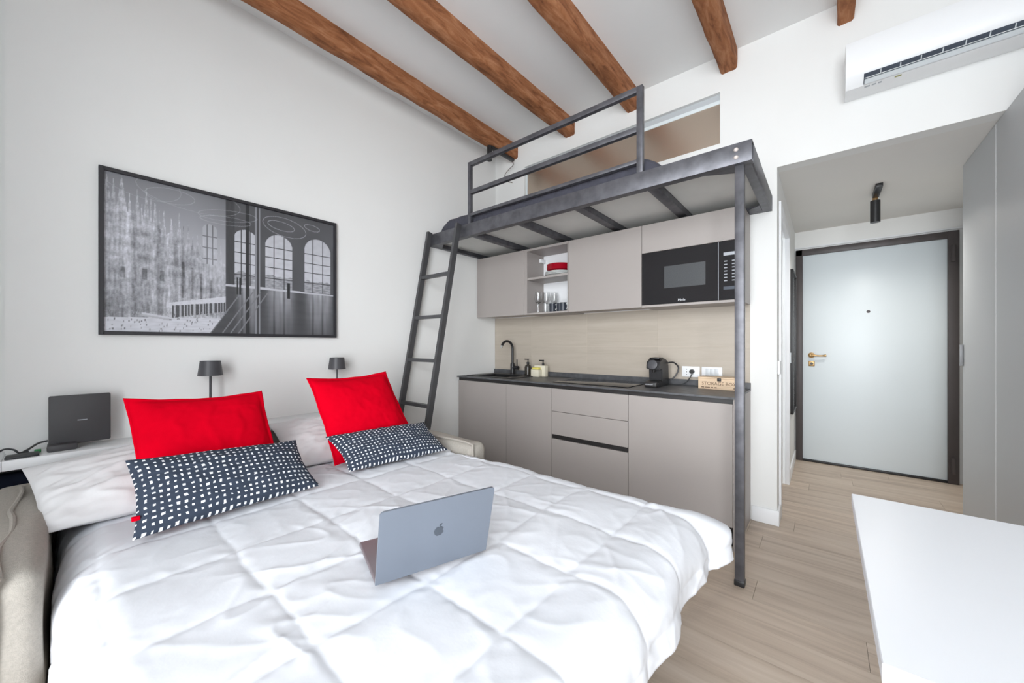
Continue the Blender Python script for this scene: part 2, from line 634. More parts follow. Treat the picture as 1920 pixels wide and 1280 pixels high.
# interior window above the loft bed
w1 = sempty('window_1', ((WX0 + WX1) / 2, YK, WZ0), 'long interior window with bronze satin glass above the loft bed')
obj('pane', B(WX0 + 0.012, WX1 - 0.004, YK + 0.028, YK + 0.036, WZ0 + 0.004, WZ1 - 0.055), M['windowglass'], w1)
obj('window_frame', B(WX0, WX1, YK + 0.022, YK + 0.06, WZ1 - 0.072, WZ1 - 0.045, 0.003), M['winframe'], w1)
obj('window_frame', B(WX0, WX0 + 0.02, YK + 0.022, YK + 0.06, WZ0, WZ1 - 0.07, 0.003), M['winframe'], w1)
obj('window_head', B(WX0, WX1, YK + 0.03, YK + 0.06, WZ1 - 0.048, WZ1), M['winframe2'], w1)
obj('window_sill', B(WX0, WX1, YK + 0.005, YK + 0.1, WZ0 - 0.002, WZ0 + 0.003), M['winframe'], w1)
# window behind the camera: frame with mullions
w2 = sempty('window_2', (0.06, YB, BZ0), 'tall white framed window')
for a, b_ in ((BX0, BX0 + 0.06), (0.03, 0.09), (BX1 - 0.06, BX1)):
    obj('window_frame', B(a, b_, YB - 0.08, YB - 0.02, BZ0, BZ1, 0.004), M['winframe'], w2)
for a, b_ in ((BZ0, BZ0 + 0.06), (BZ1 - 0.06, BZ1)):
    obj('window_frame', B(BX0, BX1, YB - 0.08, YB - 0.02, a, b_, 0.004), M['winframe'], w2)

# hallway side door: white frame and closed leaf
d2 = sempty('door_2', (XHL, (DY0 + DY1) / 2, 0), 'white side door with white frame in the hallway')
obj('leaf', B(XHL - 0.07, XHL - 0.035, DY0 + 0.02, DY1 - 0.02, 0.008, DZ - 0.02, 0.002), M['skirt'], d2)
for a, b_ in ((DY0 - 0.07, DY0 + 0.012), (DY1 - 0.012, DY1 + 0.07)):
    obj('door_frame', B(XHL - 0.02, XHL + 0.012, a, b_, 0, DZ + 0.07, 0.002), M['skirt'], d2)
obj('door_frame', B(XHL - 0.02, XHL + 0.012, DY0, DY1, DZ - 0.012, DZ + 0.07, 0.002), M['skirt'], d2)
obj('strike_plate', B(XHL + 0.012, XHL + 0.02, DY1 + 0.01, DY1 + 0.03, 1.04, 1.13), M['acgrey'], d2)

# entrance door
d1 = sempty('door_1', (0.32, YE, 0), 'white entrance door in a dark brown steel frame')
FX0, FX1, FZ = -0.232, 0.882, 2.178
obj('leaf', B(-0.176, 0.818, YE - 0.028, YE - 0.002, 0.022, 2.118, 0.003), M['door'], d1)
obj('door_frame', B(FX0, -0.176, YE - 0.045, YE, 0, FZ, 0.004), M['doorframe'], d1)
obj('door_frame', B(0.816, FX1, YE - 0.05, YE, 0, FZ, 0.004), M['doorframe'], d1)
obj('door_frame', B(FX0, FX1, YE - 0.045, YE, 2.116, FZ, 0.004), M['doorframe'], d1)
obj('threshold', B(-0.18, 0.82, YE - 0.04, YE, 0, 0.022, 0.003), M['black'], d1)
for z in (0.16, 1.98):
    obj('hinge', tube(bmesh.new(), [(0.846, YE - 0.062, z - 0.07), (0.846, YE - 0.062, z + 0.07)], 0.014), M['doorframe'], d1)
hd = obj('handle', xf(L([(0, 0), (0.027, 0), (0.027, 0.008), (0.012, 0.012), (0.010, 0.04), (0, 0.04)]), T(-0.105, YE - 0.028, 1.092) @ Matrix.Rotation(math.pi / 2, 4, 'X')), M['brass'], d1)
obj('lever', tube(bmesh.new(), smooth_path([(-0.108, YE - 0.064, 1.094), (-0.06, YE - 0.07, 1.088), (-0.02, YE - 0.068, 1.087), (0.012, YE - 0.066, 1.091)], 5), [0.012] * 4 + [0.008] * 8 + [0.011] * 4), M['brass'], hd)
lk = obj('lock_plate', B(-0.128, -0.078, YE - 0.034, YE - 0.027, 0.978, 1.03, 0.003), M['brass'], d1)
obj('keyhole', xf(L([(0, 0), (0.013, 0), (0.013, 0.004), (0, 0.004)]), T(-0.103, YE - 0.034, 1.005) @ Matrix.Rotation(math.pi / 2, 4, 'X')), M['black'], lk)
obj('peephole', xf(L([(0, 0), (0.014, 0), (0.012, 0.005), (0.007, 0.006), (0, 0.006)]), T(0.319, YE - 0.027, 1.514) @ Matrix.Rotation(math.pi / 2, 4, 'X')), M['doorframe'], d1)
struct('trim_1', B(XHL, XHR, YE - 0.014, YE, 2.198, 2.212, 0.002), M['skirt'], label='thin white moulding above the entrance door')

# backsplash tiles on the kitchen wall
KX0, KX1 = XL + 0.002, -0.394
obj('tile_bed', B(KX0, KX1, YK - 0.0118, YK, 0.9, 1.48), M['grout'], wk)
tx = [KX0, -2.268, -1.641, -1.014, KX1]
for i in range(4):
    for z0, z1 in ((0.905, 1.1828), (1.1842, 1.475)):
        obj('tile', B(tx[i] + 0.0007, tx[i + 1] - 0.0007, YK - 0.013, YK - 0.004, z0, z1, 0.0004, 1), M['tile'], wk, smooth=False)

# ------------------------------------------------------------------ ceiling beams


def beam(x0, x1, w, h, y0, y1, seed, label):
    bm = bmesh.new()
    n = 60
    rng = random.Random(seed)
    rings = []
    for i in range(n + 1):
        t = i / n
        yy = y0 + (y1 - y0) * t
        xc = x0 + (x1 - x0) * t + 0.006 * math.sin(t * 5 + seed)
        ring = []
        sec = [(-w / 2, 0), (-w / 2, -h * 0.5), (-w / 2, -h + 0.012), (-w / 2 + 0.012, -h), (0, -h), (w / 2 - 0.012, -h), (w / 2, -h + 0.012), (w / 2, -h * 0.5), (w / 2, 0)]
        for k, (a, c) in enumerate(sec):
            q = Vector((a * 9, yy * 3.2, c * 9 + seed * 7))
            d = noise.noise(q) * 0.006 + noise.noise(q * 3.5) * 0.003
            e = noise.noise(q + Vector((31, 5, 2))) * 0.006 + noise.noise(q * 4 + Vector((3, 5, 2))) * 0.003
            ring.append(bm.verts.new((xc + a + (d if c < -0.001 else 0), yy, ZC + c + (e if c < -0.001 else 0))))
        rings.append(ring)
    for a, b_ in zip(rings, rings[1:]):
        for j in range(8):
            bm.faces.new((a[j], a[j + 1], b_[j + 1], b_[j]))
        bm.faces.new((a[8], a[0], b_[0], b_[8]))
    bm.faces.new(rings[0])
    bm.faces.new(rings[-1][::-1])
    o = obj('ceiling_beam', bm, M['beam'], None, angle=50)
    return tag(o, label, 'beam', 'rough wooden ceiling beams')


beam(-2.48, -2.5, 0.10, 0.137, -0.05, YK, 1, 'rough brown wooden ceiling beam closest to the picture wall')
beam(-1.86, -1.83, 0.105, 0.135, -0.05, YK, 2, 'rough brown wooden ceiling beam, second from the picture wall')
beam(-1.235, -1.225, 0.11, 0.137, -0.05, YK, 3, 'rough brown wooden ceiling beam ending behind the right guard rail post')
beam(-0.545, -0.525, 0.105, 0.14, -0.05, YK, 4, 'rough brown wooden ceiling beam ending above the interior window corner')
beam(0.10, 0.10, 0.08, 0.135, -0.05, YK, 5, 'rough brown ceiling beam next to the air conditioner')

# ------------------------------------------------------------------ kitchen
YF, YU = 2.485, 2.741      # fronts of base and wall units
ZW = 0.895
G = 0.0015


def base_unit(x0, x1, label, fronts, name='base_cabinet', top=0.86):
    t = thing(name, label, 'cabinet', ((x0 + x1) / 2, 2.75, 0), 'taupe base cabinets')
    obj('body', B(x0 + 0.001, x1 - 0.001, YF + 0.022, YK - 0.002, 0.13, top), M['taupe_in'], t)
    obj('plinth', B(x0 + 0.001, x1 - 0.001, YF + 0.06, YF + 0.075, 0, 0.13), M['groove'], t)
    obj('grip_profile', B(x0 + 0.001, x1 - 0.001, YF + 0.008, YF + 0.0215, 0.8535, 0.8825), M['groove'], t)
    for kind, z0, z1 in fronts:
        if kind == 'gap':
            obj('grip_profile', B(x0 + 0.003, x1 - 0.003, YF + 0.008, YF + 0.0215, z0, z1), M['groove'], t)
        else:
            obj(kind, B(x0 + G, x1 - G, YF, YF + 0.02, z0, z1, 0.0012, 1), M['taupe'], t)
    return t


base_unit(XL + 0.004, -2.144, 'taupe base cabinet under the sink against the left wall', [('door', 0.135, 0.853)], top=0.71)
base_unit(-2.144, -1.668, 'narrow taupe base cabinet left of the drawers', [('door', 0.135, 0.853)])
base_unit(-1.668, -1.036, 'taupe drawer cabinet with a dark grip groove under the hob', [('drawer', 0.673, 0.853), ('drawer', 0.49, 0.670), ('gap', 0.458, 0.49), ('drawer', 0.135, 0.455)])
base_unit(-1.036, -0.408, 'wide taupe base cabinet behind the loft pole', [('door', 0.135, 0.853)])
tag(obj('end_panel', B(-0.407, -0.391, YF, YK - 0.001, 0, 0.8825, 0.001, 1), M['taupe']), 'thin taupe end panel closing the base cabinets on the right', 'panel')

# worktop with sink cut-out
SKX0, SKX1, SKY0, SKY1 = -2.62, -2.22, 2.575, 2.865
bm = bmesh.new()
WY0, WY1, WX_0, WX_1, WZ_0 = 2.466, YK - 0.013, XL + 0.001, -0.388, 0.883
box(bm, WX_0, SKX0, WY0, WY1, WZ_0, ZW)
box(bm, SKX1, WX_1, WY0, WY1, WZ_0, ZW)
box(bm, SKX0, SKX1, WY0, SKY0, WZ_0, ZW)
box(bm, SKX0, SKX1, SKY1, WY1, WZ_0, ZW)
wt = thing('worktop', 'charcoal stone worktop running the length of the kitchen', 'worktop', (-1.57, 2.74, WZ_0))
obj('slab', bm, M['worktop'], wt)
obj('upstand', B(WX_0, WX_1, YK - 0.027, YK - 0.0135, ZW, ZW + 0.042, 0.001, 1), M['worktop'], wt)

sk = thing('sink', 'black composite sink set into the worktop corner', 'sink', (-2.42, 2.72, 0.72))
bm = bmesh.new()
rx0, rx1, ry0, ry1 = -2.70, -2.12, 2.535, 2.965
z0, z1 = ZW + 0.0005, ZW + 0.006
box(bm, rx0, SKX0 + 0.006, ry0, ry1, z0, z1, 0.002)
box(bm, SKX1 - 0.006, rx1, ry0, ry1, z0, z1, 0.002)
box(bm, SKX0 + 0.006, SKX1 - 0.006, ry0, SKY0 + 0.006, z0, z1, 0.002)
box(bm, SKX0 + 0.006, SKX1 - 0.006, SKY1 - 0.006, ry1, z0, z1, 0.002)
obj('rim', bm, M['black'], sk)
bm = bmesh.new()
e = 0.004
box(bm, SKX0 + e, SKX0 + 2 * e, SKY0 + e, SKY1 - e, 0.72, ZW)
box(bm, SKX1 - 2 * e, SKX1 - e, SKY0 + e, SKY1 - e, 0.72, ZW)
box(bm, SKX0 + e, SKX1 - e, SKY0 + e, SKY0 + 2 * e, 0.72, ZW)
box(bm, SKX0 + e, SKX1 - e, SKY1 - 2 * e, SKY1 - e, 0.72, ZW)
box(bm, SKX0 + e, SKX1 - e, SKY0 + e, SKY1 - e, 0.716, 0.72)
obj('bowl', bm, M['black'], sk)
obj('drain', L([(0, 0), (0.04, 0), (0.04, 0.004), (0.02, 0.005), (0, 0.003)], (-2.42, 2.72, 0.7205)), M['chrome'], sk)

ft = thing('faucet', 'matt black gooseneck faucet standing behind the sink', 'faucet', (-2.433, 2.92, ZW + 0.006))
fx, fy, fz = -2.433, 2.92, ZW + 0.006
obj('body', L([(0, 0), (0.027, 0), (0.027, 0.005), (0.022, 0.01), (0.022, 0.10), (0.017, 0.115), (0.0, 0.115)], (fx, fy, fz)), M['black'], ft)
pts = [(fx, fy, fz + 0.10), (fx, fy, fz + 0.2)]
for k in range(0, 11):
    a = math.pi * k / 10 * 0.86
    pts.append((fx - 0.012 * (1 - math.cos(a)), fy - 0.072 * (1 - math.cos(a)), fz + 0.255 + 0.078 * math.sin(a)))
sp = obj('spout', tube(bmesh.new(), smooth_path(pts, 4), 0.0125, 12), M['black'], ft)
p = Vector(pts[-1])
obj('nozzle', tube(bmesh.new(), [p, p + Vector((-0.002, -0.008, -0.022))], 0.013, 12), M['chrome'], sp)
hv = obj('valve', tube(bmesh.new(), [(fx, fy, fz + 0.065), (fx + 0.075, fy, fz + 0.065)], 0.019, 14), M['black'], ft)
obj('handle', tube(bmesh.new(), [(fx + 0.06, fy, fz + 0.075), (fx + 0.062, fy - 0.005, fz + 0.15)], 0.006, 10), M['black'], hv)

hb = thing('induction_hob', 'black glass hob set into the worktop', 'hob', (-1.37, 2.74, ZW))
obj('glass_plate', B(-1.69, -1.06, 2.535, 2.955, ZW + 0.0004, ZW + 0.006, 0.002), M['hobglass'], hb)
for x, yy, r in ((-1.55, 2.66, 0.08), (-1.53, 2.85, 0.07), (-1.22, 2.66, 0.07), (-1.22, 2.85, 0.085)):
    obj('cooking_zone', L([(r - 0.002, 0), (r, 0.0), (r, 0.0004), (r - 0.002, 0.0004), (r - 0.002, 0)], (x, yy, ZW + 0.0061), 40), M['socket'], hb)

# wall units
ZU0, ZU1 = 1.475, 2.078


def wall_unit(x0, x1, label, parts, name='wall_cabinet'):
    t = thing(name, label, 'cabinet', ((x0 + x1) / 2, 2.88, ZU0), 'taupe wall cabinets')
    for p_ in parts:
        if p_[0] == 'body':
            obj('body', B(x0 + 0.001, x1 - 0.001, YU + 0.022, YK - 0.014, p_[1], p_[2]), M['taupe_in'], t)
        else:
            obj(p_[0], B(x0 + G, x1 - G, YU, YU + 0.02, p_[1], p_[2], 0.0012, 1), M['taupe'], t)
    return t


wall_unit(XL + 0.004, -2.146, 'taupe wall cabinet touching the left wall', [('body', ZU0 + 0.01, ZU1), ('door', ZU0, ZU1)])
wall_unit(-1.671, -1.04, 'taupe wall cabinet between the open shelf and microwave', [('body', ZU0 + 0.01, ZU1), ('door', ZU0, ZU1)])
# open shelf unit
os_ = thing('open_shelf_unit', 'open taupe shelf unit holding plates and glasses', 'shelf', (-1.91, 2.88, ZU0), 'taupe wall cabinets')
ox0, ox1 = -2.144, -1.673
obj('side_panel', B(ox0, ox0 + 0.035, YU, YK - 0.014, ZU0, ZU1), M['taupe'], os_)
obj('side_panel', B(ox1 - 0.006, ox1, YU + 0.002, YK - 0.014, ZU0, ZU1), M['taupe'], os_)
obj('bottom_panel', B(ox0 + 0.035, ox1 - 0.006, YU, YK - 0.014, ZU0, ZU0 + 0.014), M['taupe'], os_)
obj('top_panel', B(ox0 + 0.035, ox1 - 0.006, YU, YK - 0.014, ZU1 - 0.02, ZU1), M['taupe'], os_)
obj('shelf', B(ox0 + 0.035, ox1 - 0.006, YU + 0.004, YK - 0.022, 1.793, 1.812), M['taupe'], os_)
obj('back_panel', B(ox0 + 0.035, ox1 - 0.006, YK - 0.022, YK - 0.0145, ZU0 + 0.014, ZU1 - 0.02), M['skirt'], os_)
obj('hanging_bracket', B(ox0 + 0.035, ox0 + 0.06, YK - 0.1, YK - 0.022, 1.985, 2.02, 0.003), M['white'], os_)
# microwave unit
mx0, mx1 = -1.04, -0.409
mu = thing('microwave_cabinet', 'taupe wall cabinet framing the built-in microwave', 'cabinet', (-0.72, 2.88, ZU0), 'taupe wall cabinets')
obj('flap_door', B(mx0 + G, mx1 - 0.001, YU, YU + 0.02, 1.872, ZU1, 0.0012, 1), M['taupe'], mu)
obj('body', B(mx0 + 0.001, mx1, YU + 0.022, YK - 0.014, 1.872, ZU1), M['taupe_in'], mu)
obj('bottom_shelf', B(mx0 + 0.001, mx1, YU, YK - 0.014, ZU0 - 0.003, ZU0 + 0.013), M['taupe'], mu)
obj('side_panel', B(mx1 + 0.0005, mx1 + 0.017, YU, YK - 0.014, ZU0 - 0.003, ZU1), M['taupe'], mu)
mw = thing('microwave', 'black glass microwave built in above the worktop', 'microwave', (-0.72, 2.85, ZU0 + 0.014))
mz0, mz1 = ZU0 + 0.0145, 1.868
obj('casing', B(mx0 + 0.01, mx1 - 0.008, YU + 0.022, YK - 0.05, mz0, mz1), M['black'], mw)
dr = obj('door', B(mx0 + 0.003, -0.535, YU - 0.002, YU + 0.02, mz0, mz1, 0.001, 1), M['blackgloss'], mw)
obj('viewing_window', B(-0.877, -0.61, YU - 0.0026, YU - 0.0019, 1.6, 1.755), M['mwwin'], dr)
bm = xf(text_mesh('Miele', 0.023), T(-0.76, YU - 0.003, 1.51) @ Matrix.Rotation(math.pi / 2, 4, 'X'))
obj('lettering', bm, M['whitetext'], dr)
cp = obj('control_panel', B(-0.531, mx1 - 0.003, YU - 0.002, YU + 0.02, mz0, mz1, 0.001, 1), M['blackgloss'], mw)
obj('display', B(-0.503, -0.43, YU - 0.0026, YU - 0.0019, 1.775, 1.795), M['print_grey'], cp)
for k in range(7):
    for j in range(2):
        obj('button', B(-0.5 + j * 0.045, -0.482 + j * 0.045, YU - 0.003, YU - 0.0019, 1.735 - k * 0.021, 1.741 - k * 0.021), M['print_grey'], cp)
obj('display', B(-0.503, -0.43, YU - 0.0026, YU - 0.0019, 1.555, 1.575), M['acdark'], cp)
obj('edge_strip', B(-0.5345, -0.5315, YU - 0.003, YU + 0.01, mz0, mz1), M['print_grey'], mw)

# crockery in the open shelf


def plate(z, r, m, label, group, x=-1.845, yy=2.876):
    o = obj('plate', L([(0, 0), (r * 0.55, 0), (r * 0.6, 0.004), (r, 0.014), (r, 0.017), (r * 0.58, 0.008), (0, 0.006)], (x, yy, z), 32), m)
    return tag(o, label, 'plate', group)


z = 1.8125
for k, n in enumerate(('lowest', 'middle', 'top')):
    plate(z, 0.129, M['whitecer'], 'white dinner plate, %s of the white plates on the open shelf' % n, 'plates on the open shelf')
    z += 0.011
for k, n in enumerate(('lowest', 'second', 'third', 'top')):
    o = obj('bowl', L([(0, 0), (0.075, 0), (0.112, 0.016), (0.118, 0.026), (0.114, 0.026), (0.106, 0.018), (0.07, 0.006), (0, 0.005)], (-1.838, 2.872, z + 0.008), 32), M['redcer'])
    tag(o, 'dark red glazed bowl, %s of the red stack on the open shelf' % n, 'bowl', 'red bowls on the open shelf')
    z += 0.0125
zg = ZU0 + 0.0145
wg = thing('wine_glass', 'clear stemmed wine glass nearest the left side of the open shelf', 'glass', (-2.04, 2.82, zg), 'wine glasses on the open shelf')
obj('bowl', L([(0.003, 0.085), (0.026, 0.1), (0.034, 0.13), (0.029, 0.195), (0.0275, 0.195), (0.0325, 0.13), (0.024, 0.102), (0.0, 0.088)], (-2.04, 2.82, zg), 20), M['glass'], wg)
obj('stem', L([(0.0035, 0.004), (0.003, 0.04), (0.003, 0.0855), (0, 0.0855)], (-2.04, 2.82, zg), 10), M['glass'], wg)
obj('foot', L([(0, 0), (0.03, 0), (0.03, 0.002), (0.004, 0.0045), (0, 0.0045)], (-2.04, 2.82, zg), 20), M['glass'], wg)
copy_tree(wg, (0.045, 0.07, 0), 'clear stemmed wine glass, second from the left in the open shelf')
copy_tree(wg, (0.10, 0.12, 0), 'clear stemmed wine glass at the back, third from the left')
for i, (x, yy, n) in enumerate(((-1.945, 2.80, 'in front of the wine glasses'), (-1.90, 2.86, 'beside the dark cups'))):
    o = obj('tumbler', L([(0, 0), (0.024, 0), (0.028, 0.085), (0.0265, 0.085), (0.0225, 0.006), (0, 0.006)], (x, yy, zg), 20), M['glass'])
    tag(o, 'clear straight tumbler %s in the open shelf' % n, 'glass', 'tumblers on the open shelf')
cup = thing('cup', 'blue black espresso cup, leftmost of the dark cups', 'cup', (-1.86, 2.79, zg), 'dark cups on the open shelf')
obj('body', L([(0, 0), (0.027, 0), (0.030, 0.004), (0.031, 0.075), (0.029, 0.075), (0.028, 0.008), (0, 0.007)], (-1.86, 2.79, zg), 24), M['cup'], cup)
bm = tube(bmesh.new(), smooth_path([(-1.831, 2.79, zg + 0.062), (-1.812, 2.79, zg + 0.06), (-1.808, 2.79, zg + 0.035), (-1.831, 2.79, zg + 0.02)], 5), 0.004, 8)
obj('handle', bm, M['whitecer'], cup)
copy_tree(cup, (0.066, 0.02, 0), 'blue black espresso cup, middle of the dark cups')
copy_tree(cup, (0.118, -0.012, 0), 'blue black espresso cup, rightmost of the dark cups')

# things on the worktop
zb = ZW + 0.0005
sb = thing('soap_bottle', 'dark brown pump bottle beside the faucet', 'bottle', (-2.24, 2.925, zb + 0.006))
obj('body', L([(0, 0), (0.03, 0), (0.033, 0.004), (0.033, 0.075), (0.026, 0.095), (0.012, 0.102), (0.012, 0.108), (0, 0.108)], (-2.24, 2.925, zb + 0.006)), M['bottle'], sb)
pm = obj('pump', L([(0, 0.1085), (0.014, 0.1085), (0.014, 0.125), (0.005, 0.127), (0.005, 0.148), (0, 0.148)], (-2.24, 2.925, zb + 0.006), 16), M['black'], sb)
obj('nozzle', B(-2.278, -2.232, 2.919, 2.931, zb + 0.154, zb + 0.163, 0.002), M['black'], pm)
sd = thing('soap_dispenser', 'square cream ceramic soap dispenser with sponge holder', 'dispenser', (-2.08, 2.92, zb))
bm = bmesh.new()
box(bm, -2.145, -2.02, 2.90, 2.955, zb, zb + 0.105, 0.003)
obj('body', bm, M['cream'], sd)
bm = bmesh.new()
box(bm, -2.145, -2.055, 2.845, 2.899, zb, zb + 0.068, 0.003)
obj('sponge_tray', bm, M['cream'], sd)
obj('sponge', B(-2.138, -2.062, 2.852, 2.893, zb + 0.0685, zb + 0.088, 0.006), M['yellow'], sd)
pm = obj('pump', L([(0, 0), (0.012, 0), (0.012, 0.018), (0.005, 0.02), (0.005, 0.04), (0, 0.04)], (-2.06, 2.928, zb + 0.1055), 16), M['black'], sd)
obj('nozzle', B(-2.105, -2.052, 2.922, 2.934, zb + 0.146, zb + 0.157, 0.002), M['black'], pm)

# coffee machine
cm = thing('coffee_machine', 'black capsule coffee machine on the worktop', 'coffee machine', (-0.94, 2.80, zb))
cmx = -0.952
side = [(2.69, 0), (2.93, 0), (2.935, 0.03), (2.925, 0.15), (2.905, 0.185), (2.86, 0.2), (2.775, 0.2), (2.735, 0.185), (2.722, 0.155), (2.72, 0.125), (2.775, 0.122), (2.78, 0.045), (2.69, 0.038)]
bm = prism(bmesh.new(), [(a, zb + c) for a, c in side], 'x', cmx - 0.048, cmx + 0.048)
bmesh.ops.bevel(bm, geom=[e_ for e_ in bm.edges], offset=0.006, segments=2, affect='EDGES')
obj('body', bm, M['black'], cm)
obj('head_cap', xf(L([(0, 0), (0.034, 0), (0.036, 0.004), (0.034, 0.012), (0.028, 0.014), (0, 0.014)]), T(cmx, 2.726, zb + 0.158) @ Matrix.Rotation(math.radians(78), 4, 'X')), M['lampgrey'], cm)
obj('spout', L([(0, 0), (0.009, 0), (0.012, 0.02), (0, 0.02)], (cmx, 2.745, zb + 0.104), 14), M['groove'], cm)
dt = obj('drip_tray', B(cmx - 0.043, cmx + 0.043, 2.672, 2.76, zb + 0.001, zb + 0.036, 0.006), M['groove'], cm)
obj('lettering', xf(text_mesh('NESPRESSO', 0.011), T(cmx - 0.01, 2.6715, zb + 0.02) @ Matrix.Rotation(math.pi / 2, 4, 'X')), M['whitetext'], dt)
obj('lever', B(cmx - 0.035, cmx + 0.035, 2.75, 2.85, zb + 0.197, zb + 0.21, 0.005), M['black'], cm)
obj('tank_handle', tube(bmesh.new(), smooth_path([(cmx + 0.04, 2.90, zb + 0.165), (cmx + 0.08, 2.935, zb + 0.17), (cmx + 0.11, 2.955, zb + 0.13), (cmx + 0.09, 2.95, zb + 0.07), (cmx + 0.055, 2.93, zb + 0.035)], 6), 0.0055, 8), M['black'], cm)
obj('power_cord', tube(bmesh.new(), smooth_path([(cmx + 0.045, 2.925, zb + 0.012), (cmx + 0.12, 2.93, zb + 0.006), (cmx + 0.17, 2.95, zb + 0.03), (-0.752, 2.975, 0.985), (-0.752, 2.99, 1.0)], 6), 0.0035, 8), M['cable'], cm)
obj('plug', tube(bmesh.new(), [(-0.757, 2.975, 1.0), (-0.757, 3.0045, 1.0)], 0.016, 14), M['black'], cm)

so = thing('wall_socket', 'white triple socket plate with a plug in it', 'socket', (-0.77, 3.01, 0.955))
obj('plate', B(-0.832, -0.708, 3.0055, 3.0165, 0.957, 1.037, 0.003), M['white'], so)
for k in range(3):
    obj('slot', B(-0.801 - 0.0, -0.795, 3.0045, 3.0056, 0.972 + k * 0.02, 0.978 + k * 0.02), M['socket'], so)
sw = thing('switch_plate', 'white switch plate above the wooden box', 'switch', (-0.63, 3.01, 0.955))
obj('plate', B(-0.695, -0.56, 3.0055, 3.0165, 0.957, 1.037, 0.003), M['white'], sw)
for k in range(3):
    obj('rocker', B(-0.668 + k * 0.029, -0.641 + k * 0.029, 3.003, 3.0056, 0.969, 1.025, 0.001), M['acgrey'], sw)

bx = thing('wooden_box', 'small pale wooden storage box with printed lettering', 'box', (-0.54, 2.88, zb))
X0, X1, Y0, Y1, Z1 = -0.675, -0.422, 2.828, 2.955, zb + 0.072
obj('front_panel', B(X0, X1, Y0, Y0 + 0.008, zb, Z1, 0.001), M['boxwood'], bx)
obj('back_panel', B(X0, X1, Y1 - 0.008, Y1, zb, Z1, 0.001), M['boxwood'], bx)
obj('side_panel', B(X0, X0 + 0.008, Y0 + 0.008, Y1 - 0.008, zb, Z1, 0.001), M['boxwood'], bx)
obj('side_panel', B(X1 - 0.008, X1, Y0 + 0.008, Y1 - 0.008, zb, Z1, 0.001), M['boxwood'], bx)
obj('lid', B(X0 - 0.002, X1 + 0.002, Y0 - 0.002, Y1 + 0.002, Z1 + 0.0005, Z1 + 0.01, 0.002), M['boxwood'], bx)
obj('clasp', B(-0.557, -0.533, Y0 - 0.006, Y0 - 0.0005, Z1 - 0.016, Z1 + 0.006, 0.003), M['groove'], bx)
obj('lettering', xf(text_mesh('STORAGE BOX', 0.031), T(-0.548, Y0 - 0.0006, zb + 0.038) @ Matrix.Rotation(math.pi / 2, 4, 'X')), M['ink'], bx)
for a, w_ in ((-0.655, 0.018), (-0.632, 0.03), (-0.594, 0.012), (-0.574, 0.014), (-0.462, 0.02)):
    obj('small_print', B(a, a + w_, Y0 - 0.0009, Y0 - 0.0002, zb + 0.01, zb + 0.016), M['ink'], bx)

# ------------------------------------------------------------------ loft bed
LX0, LX1, LY0, LY1, LZ0, LZ1 = XL + 0.002, -0.268, 2.12, YK - 0.002, 2.09, 2.19
lb = thing('loft_bed', 'raw steel loft bed frame above the kitchen', 'loft bed', (-0.325, 2.165, 0))


def channel(x0, x1, y0, y1, open_dir):
    """C section: web plus two flanges"""
    bm = bmesh.new()
    t = 0.007
    if open_dir in ('+y', '-y'):
        w0, w1 = (y0, y0 + t) if open_dir == '+y' else (y1 - t, y1)
        box(bm, x0, x1, w0, w1, LZ0, LZ1, 0.0015)
        fy0, fy1 = (y0 + t, y1) if open_dir == '+y' else (y0, y1 - t)
        box(bm, x0, x1, fy0, fy1, LZ0, LZ0 + t)
        box(bm, x0, x1, fy0, fy1, LZ1 - t, LZ1)
    else:
        w0, w1 = (x0, x0 + t) if open_dir == '+x' else (x1 - t, x1)
        box(bm, w0, w1, y0, y1, LZ0, LZ1, 0.0015)
        fx0, fx1 = (x0 + t, x1) if open_dir == '+x' else (x0, x1 - t)
        box(bm, fx0, fx1, y0, y1, LZ0, LZ0 + t)
        box(bm, fx0, fx1, y0, y1, LZ1 - t, LZ1)
    return bm


obj('front_beam', channel(LX0, LX1, LY0, LY0 + 0.05, '+y'), M['steel'], lb)
obj('back_beam', channel(LX0, LX1, LY1 - 0.05, LY1, '-y'), M['steel'], lb)
obj('side_beam', channel(LX1 - 0.05, LX1, LY0 + 0.0505, LY1 - 0.0505, '-x'), M['steel'], lb)
obj('side_beam', channel(LX0, LX0 + 0.04, LY0 + 0.0505, LY1 - 0.0505, '+x'), M['steel'], lb)
cross = [-2.235, -1.745, -1.255, -0.765]
for x in cross:
    obj('cross_bar', B(x - 0.03, x + 0.03, LY0 + 0.008, LY1 - 0.008, LZ0 + 0.008, LZ0 + 0.048, 0.002), M['steel'], lb)
edges = [LX0 + 0.008] + cross + [LX1 - 0.008]
for i in range(5):
    a = edges[i] + (0.031 if i else 0)
    b_ = edges[i + 1] - (0.031 if i < 4 else 0)
    obj('base_panel', B(a, b_, LY0 + 0.008, LY1 - 0.008, LZ0 + 0.0485, LZ0 + 0.062), M['panel'], lb)
for s in (((LX1 - 0.052, LY0 + 0.052), (LX1 - 0.22, LY0 + 0.052), (LX1 - 0.052, LY0 + 0.14)),
          ((LX1 - 0.052, LY1 - 0.05), (LX1 - 0.20, LY1 - 0.05), (LX1 - 0.052, LY1 - 0.17)),
          ((LX0 + 0.042, LY0 + 0.052), (LX0 + 0.15, LY0 + 0.052), (LX0 + 0.042, LY0 + 0.13))):
    obj('corner_plate', prism(bmesh.new(), s, 'z', LZ0 + 0.001, LZ0 + 0.0065), M['steel'], lb)
for z in (LZ0 + 0.03, LZ0 + 0.068):
    obj('bolt', xf(L([(0, 0), (0.0105, 0), (0.0105, 0.002), (0.007, 0.005), (0, 0.005)]), T(-0.335, LY0, z) @ Matrix.Rotation(math.pi / 2, 4, 'X')), M['bolt'], lb)
pl = obj('pole', B(-0.345, -0.305, 2.145, 2.185, 0.02, LZ0 + 0.02, 0.002), M['steel'], lb)
